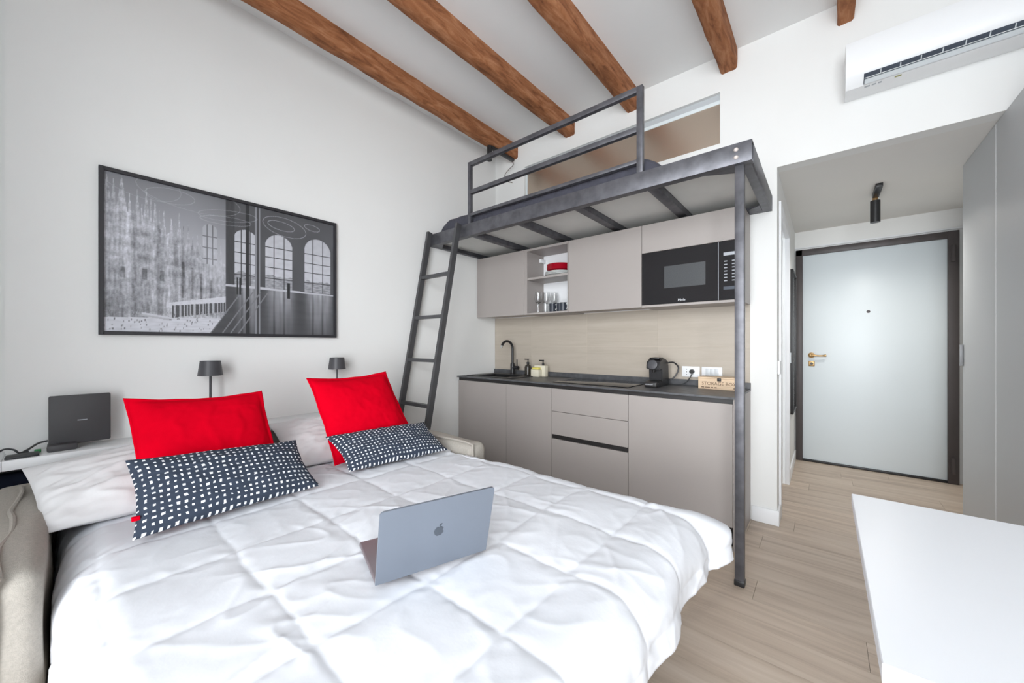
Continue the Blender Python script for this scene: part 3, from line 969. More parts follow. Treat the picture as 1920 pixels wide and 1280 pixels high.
obj('rubber_foot', B(-0.348, -0.302, 2.142, 2.188, 0, 0.03, 0.004), M['black'], pl)
# guard rail
gx0, gx1, gy = -2.245, -0.80, 2.135
gr = obj('guard_rail_post', B(gx0, gx0 + 0.03, gy - 0.015, gy + 0.015, LZ1, 2.69, 0.0015), M['steel'], lb)
obj('guard_rail_post', B(gx1 - 0.035, gx1, gy - 0.015, gy + 0.015, LZ1, 2.69, 0.0015), M['steel'], lb)
for z0_, z1_ in ((2.657, 2.69), (2.428, 2.46), (2.247, 2.27)):
    obj('guard_rail', B(gx0 + 0.03, gx1 - 0.035, gy - 0.015, gy + 0.015, z0_, z1_, 0.0015), M['steel'], lb)

# loft mattress: tufted futon, rounded ends
nx, ny = 160, 30
ma, mb = np.meshgrid(np.linspace(0, 1, nx), np.linspace(0, 1, ny), indexing='ij')


def slab(name, x0, x1, y0, y1, z0, z1, rx, tuft, mat_, parent=None):
    """closed soft slab: superellipse cross sections along x with tufted sides"""
    n, k = 150, 36
    P = np.zeros((n, k + 1, 3))
    for i in range(n):
        t = i / (n - 1)
        xx = x0 + (x1 - x0) * t
        e_ = min(1.0, min(xx - x0, x1 - xx) / rx)
        s = math.sqrt(max(0.0, 1 - (1 - e_) ** 2)) if e_ < 1 else 1.0
        s = max(s, 0.02)
        puff = 1 + tuft * abs(math.sin(xx * math.pi / 0.13))
        for j in range(k + 1):
            a = 2 * math.pi * j / k
            c, d = math.cos(a), math.sin(a)
            px = math.copysign(abs(c) ** 0.35, c)
            pz = math.copysign(abs(d) ** 0.5, d)
            hy, hz = (y1 - y0) / 2, (z1 - z0) / 2
            P[i, j] = (xx, (y0 + y1) / 2 + px * (hy - 0.02 + 0.02 * puff * (0.4 + 0.6 * s)) * (0.9 + 0.1 * s), z0 + hz * s + pz * hz * s * (0.97 + 0.03 * puff))
    me = grid_mesh(name, P)
    bm = bmesh.new()
    bm.from_mesh(me)
    bmesh.ops.remove_doubles(bm, verts=bm.verts[:], dist=1e-5)
    bmesh.ops.holes_fill(bm, edges=[e_ for e_ in bm.edges if e_.is_boundary])
    bpy.data.meshes.remove(me)
    return obj(name, bm, mat_, parent, angle=80)


tag(slab('loft_mattress', -2.70, -0.70, 2.175, 2.965, LZ1 - 0.037, 2.325, 0.18, 0.5, M['loftmat']), 'charcoal tufted mattress lying on the loft bed', 'mattress')

# ladder
ld = thing('ladder', 'black steel ladder leaning on the loft bed', 'ladder', (-2.52, 1.68, 0))
lt, lbm = (2.092, 2.185), (1.672, 0.0)


def lad(z):
    return lbm[0] + (lt[0] - lbm[0]) * z / lt[1]


for x in (-2.712, -2.332):
    obj('rail', bar(bmesh.new(), (x, lad(0.012), 0.012), (x, lad(2.2), 2.2), 0.028, 0.045, (0, 1, 0)), M['ladder'], ld)
    obj('foot', B(x - 0.018, x + 0.018, lad(0) - 0.026, lad(0) + 0.03, 0, 0.018, 0.003), M['black'], ld)
for z in (1.782, 1.428, 1.072, 0.72, 0.37):
    obj('rung', bar(bmesh.new(), (-2.698, lad(z), z), (-2.346, lad(z), z), 0.038, 0.026), M['ladder'], ld)

# spot light fixed to the beam end above the loft
sl = thing('spotlight', 'small black spotlight under the beam above the loft', 'lamp', (-2.47, 2.8, 3.0))
obj('mounting_bar', B(-2.515, -2.475, 2.66, 3.0, 3.108, 3.133, 0.003), M['black'], sl)
obj('lamp_head', tube(bmesh.new(), [(-2.505, 2.655, 3.13), (-2.505, 2.655, 2.99)], 0.024, 16), M['black'], sl)
obj('wire', tube(bmesh.new(), smooth_path([(-2.495, 2.99, 3.105), (-2.47, 2.98, 3.06), (-2.53, 2.98, 3.03), (-2.6, 2.99, 2.99), (-2.58, 3.0, 2.93), (-2.52, 3.02, 2.9)], 6), 0.003, 6), M['wirepale'], sl)

# spot light in the hallway
hs_ = thing('spotlight', 'black spotlight on the low hallway ceiling', 'lamp', (0.30, 3.85, 2.25), None)
obj('mounting_bar', B(0.285, 0.325, 3.80, 4.07, ZH - 0.028, ZH - 0.0005, 0.003), M['black'], hs_)
obj('joint', tube(bmesh.new(), [(0.305, 4.09, ZH - 0.012), (0.305, 4.09, ZH - 0.05)], 0.016, 12), M['brass'], hs_)
obj('lamp_head', tube(bmesh.new(), [(0.305, 4.09, ZH - 0.045), (0.305, 4.09, ZH - 0.215)], 0.03, 18), M['black'], hs_)
sp_l = bpy.data.lights.new('hall_spot_light', 'SPOT')
sp_l.energy, sp_l.spot_size, sp_l.spot_blend, sp_l.shadow_soft_size, sp_l.color = 38, math.radians(165), 1.0, 0.03, (1.0, 0.96, 0.9)
sp_o = bpy.data.objects.new('hall_spot_light', sp_l)
sp_o.location = (0.305, 4.09, ZH - 0.225)
COL.objects.link(sp_o)

# ------------------------------------------------------------------ air conditioner
ac = thing('air_conditioner', 'white wall mounted air conditioner above the hallway', 'air conditioner', (0.5, 2.93, 2.6))
ax0, ax1 = 0.092, 0.93
prof = [(YK - 0.001, 2.662), (YK - 0.001, 2.905), (2.88, 2.905), (2.83, 2.89), (2.818, 2.85), (2.82, 2.745), (2.838, 2.70)]
obj('casing', prism(bmesh.new(), prof + [(2.884, 2.6555), (2.93, 2.648)], 'x', ax0, ax1), M['white'], ac, angle=25)
# the slanted outlet sits on the plane from (2.838,2.70) to (2.905,2.635)
dn = Vector((0, -0.065, -0.067)).normalized()


def outlet(x0, x1, t0, t1, off, th):
    a = Vector((0, 2.838, 2.70))
    e_ = Vector((0, 2.905, 2.635)) - a
    bm = bmesh.new()
    vs = []
    for s in (x0, x1):
        for t, o_ in ((t0, off), (t1, off), (t1, off + th), (t0, off + th)):
            q = a + e_ * t + dn * o_
            vs.append(bm.verts.new((s, q.y, q.z)))
    for f in ((0, 1, 2, 3), (7, 6, 5, 4), (0, 4, 5, 1), (1, 5, 6, 2), (2, 6, 7, 3), (3, 7, 4, 0)):
        bm.faces.new([vs[i] for i in f])
    return bm


sl_ = obj('air_outlet', outlet(ax0 + 0.075, ax1 - 0.05, 0.02, 0.62, 0.0005, 0.002), M['acdark'], ac)
obj('flap', outlet(ax0 + 0.078, ax1 - 0.055, 0.34, 0.60, 0.003, 0.006), M['acgrey'], ac)
obj('flap_edge', outlet(ax0 + 0.078, ax1 - 0.055, 0.26, 0.285, 0.003, 0.004), M['white'], ac)
for k in range(9):
    x = ax0 + 0.14 + k * 0.075
    obj('louvre', outlet(x, x + 0.004, 0.04, 0.27, 0.0026, 0.003), M['acgrey'], sl_)
for a, w_ in ((0.08, 0.022), (0.11, 0.018), (0.135, 0.014)):
    obj('printed_mark', xf(B(0, w_, 0.008, 0.02, -0.0007, 0.0), T(ax0 + a, 2.884, 2.6555) @ Matrix.Rotation(math.atan2(-0.0075, 0.046), 4, 'X')), M['print_grey'], ac)
obj('sticker', xf(B(0, 0.026, 0.006, 0.016, -0.0007, 0.0), T(ax0 + 0.2, 2.884, 2.6555) @ Matrix.Rotation(math.atan2(-0.0075, 0.046), 4, 'X')), M['leafgreen'], ac)

# ------------------------------------------------------------------ hallway mirror, wardrobe, table
mr = thing('wall_mirror', 'narrow black framed mirror on the left hallway wall', 'mirror', (XHL + 0.02, 4.4, 0.58))
my0, my1, mza, mzb = 4.13, 4.62, 0.58, 1.87
bm = bmesh.new()
for a, b_, c, d in ((my0, my0 + 0.02, mza, mzb), (my1 - 0.02, my1, mza, mzb), (my0, my1, mza, mza + 0.02), (my0, my1, mzb - 0.02, mzb)):
    box(bm, XHL + 0.001, XHL + 0.03, a, b_, c, d, 0.003)
obj('frame', bm, M['black'], mr)
obj('glass', B(XHL + 0.008, XHL + 0.016, my0 + 0.015, my1 - 0.015, mza + 0.015, mzb - 0.015), M['chrome'], mr)
tag(obj('switch_plate', B(XHL + 0.0005, XHL + 0.014, 3.045, 3.12, 1.0, 1.09, 0.003), M['white']), 'small white switch on the corner of the hallway wall', 'switch')

wx, wy1, wz = 0.697, 3.79, ZH - 0.003
wd = thing('wardrobe', 'tall light grey wardrobe reaching into the hallway', 'wardrobe', (0.81, 2.9, 0))
obj('body', B(wx + 0.022, XHR - 0.002, 1.96, wy1, 0.0, wz), M['wardrobe'], wd)
ys = [wy1, 3.17, 2.57, 1.97]
for i in range(3):
    dd = obj('door', B(wx, wx + 0.02, ys[i + 1] + 0.004, ys[i] - 0.001, 0.06, wz, 0.001, 1), M['wardrobe'], wd)
    obj('edge_strip', B(wx - 0.001, wx + 0.019, ys[i + 1] - 0.001, ys[i + 1] + 0.003, 0.06, wz), M['ward_lit_edge'], dd)  # pale strip paints the light caught along the door gap
    if i == 0:
        obj('handle', B(wx - 0.016, wx - 0.0005, wy1 - 0.02, wy1 - 0.004, 1.06, 1.2, 0.002), M['handle'], dd)

tb = thing('table', 'white rectangular table in the right foreground', 'table', (0.68, 1.13, 0))
obj('tabletop', B(0.062, 1.29, 0.741, 1.527, 0.72, 0.75, 0.0015, 1), M['table'], tb)
for x in (0.24, 1.22):
    for yy in (0.80, 1.44):
        obj('leg', B(x - 0.025, x + 0.025, yy - 0.025, yy + 0.025, 0, 0.7195, 0.002), M['table'], tb)

# ------------------------------------------------------------------ picture on the left wall


def make_print(wd_, ht_):
    n, m = 440, 310
    s, t = np.meshgrid(np.linspace(0, 1, n), np.linspace(0, 1, m), indexing='ij')
    rng = np.random.RandomState(3)
    fine = pnoise(s * 95, t * 40, 1) + 0.8 * pnoise(s * 210, t * 120, 2)
    vert = pnoise(s * 130, t * 9, 4)
    # hall with arched windows on the right
    img = 0.30 + 0.06 * pnoise(s * 5, t * 4, 5) + 0.05 * (s - 0.5)
    # sky on the left
    sky = 0.50 + 0.30 * np.clip((0.98 - t) * 1.7 + (s - 0.1) * 0.1, 0, 1) - 0.06 * np.clip((s - 0.3) * 6, 0, 1) * (t > 0.7)
    left = sky.copy()
    roof = np.clip(0.90 - 0.80 * s, 0, 1)
    spires = [(0.03, .97, .013), (0.08, .90, .01), (0.12, .86, .009), (0.15, .90, .008), (0.18, .82, .008), (0.236, .78, .008), (0.266, .76, .008), (0.302, .72, .008), (0.332, .66, .008), (0.366, .64, .008), (0.40, .63, .007), (0.01, .99, .02), (0.055, 1.0, .022), (0.105, .93, .014), (0.135, .96, .012), (0.165, .88, .014), (0.195, .84, .012), (0.222, .80, .014), (0.25, .84, .012), (0.285, .76, .014), (0.32, .72, .012), (0.345, .70, .012), (0.385, .72, .01), (0.415, .66, .01)]
    cath = t < roof - 0.06 + 0.02 * np.sin(s * 150)
    for c, top, w in spires:
        cath |= (np.abs(s - c) < w * np.clip((top - t) / 0.28, 0, 1))
    stone = 0.67 + 0.13 * fine + 0.16 * vert + 0.10 * pnoise(s * 28, t * 20, 8) + 0.05 * np.sin(t * 75) * (pnoise(s * 12, t * 6, 18) > 0)
    stone += 0.10 * pnoise(s * 7, t * 3, 15)
    for c, w in ((0.075, 0.012), (0.16, 0.010), (0.215, 0.016), (0.25, 0.008)):
        stone += 0.10 * np.exp(-((s - c) / w) ** 2)
        stone -= 0.10 * np.exp(-((s - c - 1.7 * w) / (0.7 * w)) ** 2)
    stone -= 0.22 * np.clip((0.42 - t) * 2.2, 0, 1) * np.clip((0.24 - s) * 8, 0, 1)
    stone = stone + (0.80 - stone) * 0.55 * np.exp(-((s - 0.40) / 0.07) ** 2) * np.clip((t - 0.3) * 5, 0, 1)
    for c in (0.265, 0.30, 0.335, 0.375):
        stone -= 0.22 * np.exp(-((s - c) / 0.006) ** 2) * ((t > 0.24) & (t < 0.5 - (c - .26)))
    for c in (0.06, 0.13, 0.19):
        stone -= 0.2 * ((np.abs(s - c) < 0.008) & (np.abs(t - 0.38) < 0.035))
    left = np.where(cath, stone, left)
    # arcade building with dark openings
    rf = (s > 0.205) & (t > 0.17 + 0.0 * s) & (t < 0.20 + (s - 0.205) * 0.33)
    left = np.where(rf, 0.84 + 0.05 * fine, left)
    fac = (s > 0.225) & (t < 0.185 + (s - 0.225) * 0.22) & (t > 0.10 + (s - 0.225) * 0.30)
    left = np.where(fac, 0.30 + 0.42 * (np.sin(s * 430 + 2 * np.sin(s * 90)) > 0.45) + 0.1 * pnoise(s * 160, t * 160, 9), left)
    # square with people
    sq = t < 0.09 + 0.05 * s
    left = np.where(sq, 0.84 + 0.07 * pnoise(s * 30, t * 80, 6), left)
    for k in range(110):
        c, d = rng.rand() * 0.43, rng.rand() * 0.14
        left = np.where((np.abs(s - c) < 0.0016) & (np.abs(t - d - 0.008) < 0.006) & (t < 0.17), 0.38 + 0.3 * rng.rand(), left)
    tr = (np.abs(t - 0.105 + (s - 0.17) * 0.25) < 0.012) & (s > 0.12) & (s < 0.215)
    left = np.where(tr, 0.72 + 0.1 * (t > 0.105 - (s - .17) * .25), left)

    def arch(c, hw, top, bot):
        r = hw
        ht = hw * wd_ / ht_
        inside = (np.abs(s - c) < r) & (t > bot) & (t < top - ht)
        inside |= (((s - c) / r) ** 2 + ((t - (top - ht)) / ht) ** 2 < 1) & (t >= top - ht)
        return inside
    for c, hw, top in ((0.525, 0.053, 0.80), (0.688, 0.070, 0.81), (0.903, 0.078, 0.84), (0.37, 0.03, 0.79)):
        a = arch(c, hw, top, 0.37)
        val = 0.80 - 0.10 * np.clip((t - 0.6) * 2, 0, 1) + 0.04 * pnoise(s * 30, t * 30, 11)
        val = np.where(t < 0.47 + 0.02 * pnoise(s * 40, t * 3, 19), 0.62 + 0.22 * pnoise(s * 45, t * 90, 12), val)
        bars = np.zeros_like(a)
        for k in (-0.38, 0.38):
            bars |= np.abs(s - c - k * hw) < 0.0028
        for tt in (0.45, 0.54, 0.62, 0.70):
            bars |= np.abs(t - tt) < 0.0032
        val = np.where(bars, 0.2, val)
        if c > 0.4:
            img = np.where(a, val, img)
        else:
            left = np.where(a & (t > 0.5), 0.5 * left + 0.5 * val, left)
    # polished floor with reflections
    flr = t < 0.375 - 0.02 * (s - 0.5)
    fv = 0.27 + 0.03 * pnoise(s * 8, t * 30, 13)
    for c, hw in ((0.525, 0.045), (0.688, 0.068), (0.903, 0.075)):
        fv = fv + 0.46 * np.exp(-((s - c - 0.01) / hw) ** 4) * np.clip(0.25 + t * 2.2, 0.1, 1) * (0.8 + 0.3 * pnoise(s * 70, t * 5, 14))
        for k in (-0.38, 0.38):
            fv = fv - 0.16 * np.exp(-((s - c - k * hw) / 0.005) ** 2)
    fv = np.where(np.abs(t - 0.365) < 0.012, 0.78, fv)
    img = np.where(flr, fv, img)
    # black mullions and rails in the middle
    img = np.where(np.abs(s - 0.533) < 0.009, 0.15, img)
    img = np.where((np.abs(s - 0.573) < 0.004) | (np.abs(s - 0.59) < 0.003), 0.55, img)
    img = np.where((np.abs(s - 0.582) < 0.004), 0.24, img)
    img = np.where((s < 0.475) & (t > 0.37), 0.24 + 0.04 * vert, img)
    for k in (-0.05, 0, 0.035, 0.07):
        img = np.where((np.abs((s - 0.56 - k) - (t - 0.33) * 0.42) < 0.0035) & (t < 0.33), 0.48, img)
    edge = 0.437 + 0 * t
    edge = np.where(t < 0.16, 0.437 - (0.16 - t) * 0.42, edge)
    img = np.where(s < edge, left, img)
    # figures
    for c in (0.487, 0.50, 0.735, 0.742):
        img = np.where((np.abs(s - c) < 0.004) & (t > 0.30) & (t < 0.43), 0.14, img)
    # glowing ribbons of light near the ceiling
    th = np.linspace(0, 2 * np.pi, 700)
    for cx, cy, ra, rb, rot, val in ((0.72, 0.885, 0.115, 0.075, -0.22, 0.9), (0.70, 0.89, 0.07, 0.035, -0.15, 0.92), (0.87, 0.93, 0.045, 0.025, -0.2, 0.92), (0.44, 0.84, 0.11, 0.03, 0.12, 0.75), (0.45, 0.88, 0.13, 0.04, 0.2, 0.72), (0.22, 0.93, 0.09, 0.05, 0.1, 0.72), (0.30, 0.96, 0.2, 0.10, -0.1, 0.7), (0.12, 0.98, 0.14, 0.1, -0.3, 0.68)):
        ex = cx + ra * np.cos(th) * np.cos(rot) - rb * np.sin(th) * np.sin(rot)
        ey = cy + ra * np.cos(th) * np.sin(rot) + rb * np.sin(th) * np.cos(rot)
        ok = (ex > 0) & (ex < 1) & (ey > 0) & (ey < 1)
        ii, jj = (ex[ok] * (n - 1)).round().astype(int), (ey[ok] * (m - 1)).round().astype(int)
        img[ii, jj] = 0.5 * img[ii, jj] + 0.5 * val
    img = np.clip(0.06 + 0.9 * img, 0.05, 0.93)
    return s, t, img


PY0, PY1, PZ0, PZ1 = 0.108, 1.277, 1.249, 2.0855
pc = thing('picture', 'large black and white photograph in a thin black frame', 'picture', (XL + 0.015, 0.69, PZ0))
bm = bmesh.new()
fw = 0.018
for a, b_, c, d in ((PY0, PY0 + fw, PZ0, PZ1), (PY1 - fw, PY1, PZ0, PZ1), (PY0 + fw, PY1 - fw, PZ0, PZ0 + fw), (PY0 + fw, PY1 - fw, PZ1 - fw, PZ1)):
    box(bm, XL + 0.001, XL + 0.028, a, b_, c, d, 0.001, 1)
obj('frame', bm, M['frame'], pc)
s_, t_, im = make_print(PY1 - PY0 - 2 * fw, PZ1 - PZ0 - 2 * fw)
P = np.stack([np.full_like(s_, XL + 0.014), PY0 + fw - 0.001 + s_ * (PY1 - PY0 - 2 * fw + 0.002), PZ0 + fw - 0.001 + t_ * (PZ1 - PZ0 - 2 * fw + 0.002)], -1)
me = grid_mesh('print', P)
at = me.attributes.new('print', 'FLOAT_COLOR', 'POINT')
lin = np.where(im > 0.04045, ((im + 0.055) / 1.055) ** 2.4, im / 12.92)
c4 = np.stack([lin * 0.97, lin * 0.98, lin * 1.06, np.ones_like(lin)], -1)
at.data.foreach_set('color', c4.reshape(-1).astype(np.float32))
obj('print', me, M['print'], pc, smooth=False)
obj('backing', B(XL + 0.001, XL + 0.0135, PY0 + fw, PY1 - fw, PZ0 + fw, PZ1 - fw), M['frame'], pc)

# ------------------------------------------------------------------ ledge, lamps, router
ZL = 0.72
tag(obj('wall_ledge', B(XL + 0.001, -2.585, -0.165, 1.66, ZL - 0.042, ZL, 0.002), M['white']), 'long white ledge along the wall behind the sofa bed', 'shelf')
tag(obj('side_shelf', B(XL - 0.048, -2.585, -0.9, -0.1655, ZL - 0.042, ZL, 0.002), M['white']), 'white shelf end with cables at the left edge', 'shelf')


def table_lamp(y, x, label):
    t = thing('table_lamp', label, 'lamp', (x, y, ZL), 'slim grey table lamps')
    obj('base', L([(0, 0), (0.05, 0), (0.05, 0.008), (0.046, 0.012), (0.006, 0.014), (0, 0.014)], (x, y, ZL), 32), M['lampgrey'], t)
    obj('pole', tube(bmesh.new(), [(x, y, ZL + 0.012), (x, y, ZL + 0.34)], 0.006, 12), M['lampgrey'], t)
    obj('shade', L([(0.058, 0.305), (0.047, 0.388), (0, 0.388), (0, 0.385), (0.045, 0.385), (0.056, 0.305), (0.058, 0.305)], (x, y, ZL), 40), M['lampgrey'], t)
    return t


table_lamp(0.532, -2.675, 'dark grey table lamp behind the left red cushion')
table_lamp(1.250, -2.675, 'dark grey table lamp behind the right red cushion')

rt = thing('router', 'upright graphite router standing on the white ledge', 'router', (-2.67, 0.05, ZL))
obj('casing', B(-2.705, -2.675, -0.046, 0.146, ZL + 0.02, 0.965, 0.006), M['router'], rt)
obj('stand', B(-2.735, -2.635, -0.05, 0.04, ZL, ZL + 0.03, 0.008), M['router'], rt)
obj('lettering', B(-2.6752, -2.6745, 0.04, 0.07, 0.846, 0.8495), M['print_grey'], rt)
tag(obj('cable', tube(bmesh.new(), smooth_path([(-2.70, -0.047, 0.765), (-2.70, -0.075, 0.758), (-2.70, -0.105, 0.735), (-2.69, -0.125, 0.728), (-2.69, -0.14, 0.745), (-2.69, -0.165, 0.752), (-2.68, -0.19, 0.735), (-2.66, -0.22, 0.726)], 6), 0.004, 8), M['cable']), 'black cable curling from the router over the ledge', 'cable')
tag(obj('cable_plug', B(-2.71, -2.69, -0.118, -0.1, ZL + 0.001, ZL + 0.012, 0.004), M['cable']), 'small black connector lying below the cable', 'connector')
tag(obj('green_clip', B(-2.70, -2.675, -0.085, -0.066, ZL + 0.0005, ZL + 0.013, 0.002), M['green']), 'small green plastic piece beside the router', 'clip')
tag(obj('phone', B(-2.665, -2.60, -0.16, -0.07, ZL + 0.0005, ZL + 0.011, 0.004), M['cable']), 'flat dark phone lying on the white ledge', 'phone')

bg = thing('filler', 'dark navy block squeezed under the shelf beside the sofa bed', 'filler', (-2.67, -0.3, 0))  # dark block put in to fill the gap behind the armrest
obj('body', B(-2.752, -2.588, -0.56, -0.02, 0, 0.655, 0.045, 4), M['navy'], bg)
obj('zip', B(-2.674, -2.666, -0.5, -0.08, 0.653, 0.659, 0.002), M['black'], bg)  # thin black strip along the top of the block

# ------------------------------------------------------------------ sofa bed
sf = thing('sofa_bed', 'beige linen sofa bed opened out along the wall', 'sofa bed', (-2.0, 0.74, 0))


def arm(y0, y1, name='armrest'):
    """padded arm: rounded block with soft sag and piping"""
    bm = B(-2.575, -1.56, y0, y1, 0.04, 0.622, 0.045, 5)
    bmesh.ops.subdivide_edges(bm, edges=[e_ for e_ in bm.edges if e_.calc_length() > 0.2], cuts=14, use_grid_fill=True)
    for v in bm.verts:
        q = Vector((v.co.x * 4, v.co.y * 4, v.co.z * 4 + y0))
        v.co += Vector((noise.noise(q), noise.noise(q + Vector((9, 0, 0))), noise.noise(q + Vector((0, 9, 0))))) * 0.012
    return obj(name, bm, M['linen'], sf, angle=60)


al = arm(-0.195, -0.03)
ar = arm(1.505, 1.632)
for o_, yy in ((al, -0.112), (ar, 1.515)):
    pts = [(-2.5, yy, 0.622)] + [(-2.5 + 0.92 * k / 8, yy + 0.008 * math.sin(k * 1.7), 0.623 + 0.006 * math.sin(k * 2.1)) for k in range(1, 9)] + [(-1.562, yy, 0.585), (-1.555, yy, 0.3), (-1.556, yy, 0.08)]
    obj('piping', tube(bmesh.new(), smooth_path(pts, 5), 0.007, 8), M['seam'], o_)
obj('backrest', B(-2.575, -2.36, -0.03, 1.505, 0.04, 0.60, 0.05, 4), M['linen'], sf)
obj('base', B(-2.36, -1.57, -0.028, 1.503, 0.06, 0.30, 0.02), M['linen'], sf)
obj('folding_frame', B(-1.57, -0.46, 0.06, 1.44, 0.24, 0.29, 0.005), M['black'], sf)
for x in (-1.0, -0.5):
    for yy in (0.1, 1.40):
        obj('leg', B(x - 0.015, x + 0.015, yy - 0.015, yy + 0.015, 0, 0.24), M['black'], sf)
obj('mattress', B(-2.36, -0.44, 0.02, 1.48, 0.30, 0.50, 0.05, 4), M['mattress'], sf)

# duvet -------------------------------------------------------------
n, m = 330, 340
A0, A1, B0, B1 = -2.30, -0.445, 0.105, 1.495
dropF, dropS, ZT, R_ = 0.235, 0.28, 0.553, 0.115
a = np.linspace(A0, A1 + dropF, n)[:, None] + np.zeros((1, m))
b = np.zeros((n, 1)) + np.linspace(B0 - dropS, B1 + dropS + 0.02, m)[None, :]


def drape(a, b):
    dx = np.clip(a - A1, 0, None)
    dyp = np.clip(b - B1, 0, None)
    dyn = np.clip(B0 - b, 0, None)
    dy = dyp - dyn
    d = np.sqrt(dx ** 2 + dy ** 2) + 1e-9
    nx_, ny_ = dx / d, dy / d
    q = R_ * math.pi / 2
    g = np.where(d < q, R_ * np.sin(d / R_), R_ + 0.10 * (d - q))
    h = np.where(d < q, R_ * (1 - np.cos(d / R_)), R_ + 0.98 * (d - q))
    corner = (2 * nx_ * np.abs(ny_)) ** 2 * np.clip(d / 0.16, 0, 1) * (ny_ > 0)
    g = g + 0.10 * corner
    h = h * (1 - 0.30 * corner)
    # slow folds along the hanging hem
    fold = np.clip((d - 0.10) / 0.2, 0, 1)
    along = np.where(np.abs(nx_) > np.abs(ny_), b, a)
    g = g + fold * (0.016 * np.sin(along * 13 + 1.6 * np.sin(along * 5 + 1)) + 0.02 * pnoise(along * 9, d * 3, 31))
    X = np.minimum(a, A1) + nx_ * g
    Y = np.clip(b, B0, B1) + ny_ * g
    Z = ZT - h
    return X, Y, Z


X, Y, Z = drape(a, b)
P = np.stack([X, Y, Z], -1)
# quilt squares, puffed between the stitched seams
sa, sbp = 0.285, 0.285
wob = 0.016 * pnoise(a * 5, b * 5, 20)
qa = np.abs(np.sin(np.pi * (a + 1.69 + wob) / sa))
qb = np.abs(np.sin(np.pi * (b - 0.343 + wob) / sbp))
puff = 0.0085 * (1 - np.exp(-qa / 0.13)) * (1 - np.exp(-qb / 0.13)) * (0.55 + 0.45 * qa * qb)
# wrinkles: broad swells, creases across the squares, fine crumple near the seams
w1_ = 0.008 * pnoise(a * 3.1, b * 3.1, 21)
ca, cb = a * 0.8 + b * 0.6, -a * 0.6 + b * 0.8
crease = 1 - np.abs(pnoise(ca * 6, cb * 2.2, 22)) * 4
crease = np.clip(crease, 0, 1) ** 3
cr2 = np.clip(1 - np.abs(pnoise(ca * 2.4 + 7, cb * 7, 23)) * 4, 0, 1) ** 3
cr3 = np.clip(1 - np.abs(pnoise(a * 5 + 3, b * 5 + 9, 27)) * 5, 0, 1) ** 2
msk = np.clip(pnoise(a * 2.2 + 5, b * 2.2, 24) * 1.8 + 0.45, 0, 1)
near = np.exp(-(qa / 0.35) ** 2) + np.exp(-(qb / 0.35) ** 2)
w2_ = (0.0045 * crease + 0.0045 * cr2) * msk + 0.0018 * cr3
w3_ = 0.0026 * pnoise(a * 24, b * 24, 25) * (0.25 + near)
dsp = puff + w1_ + w2_ + w3_
gx = np.gradient(P, axis=0)
gy_ = np.gradient(P, axis=1)
N = np.cross(gx, gy_)
N /= np.linalg.norm(N, axis=-1, keepdims=True) + 1e-12
N = np.where(N[..., 2:3] < -0.2, -N, N)
P = P + N * dsp[..., None]
# lies in front of the pillows, tucked between the arms
fade = np.clip((P[..., 0] + 1.50) / 0.14, 0, 1)
P[..., 1] = np.minimum(P[..., 1], 1.492 * (1 - fade) + 9 * fade * 0 + fade * np.maximum(P[..., 1], 0))
P[..., 1] = np.maximum(P[..., 1], -0.024)
P[..., 2] = np.maximum(P[..., 2], 0.3)
# slight hollow under the laptop
hx, hy = P[..., 0] + 0.98, P[..., 1] - 0.70
P[..., 2] -= 0.012 * np.exp(-((hx / 0.2) ** 2 + (hy / 0.25) ** 2))
me = grid_mesh('duvet', P)
dv = obj('duvet', me, M['duvet'], None, angle=180)
md = dv.modifiers.new('thickness', 'SOLIDIFY')
md.thickness, md.offset = 0.014, -1
tag(dv, 'white quilted duvet spread over the sofa bed', 'duvet')

# cushions ----------------------------------------------------------


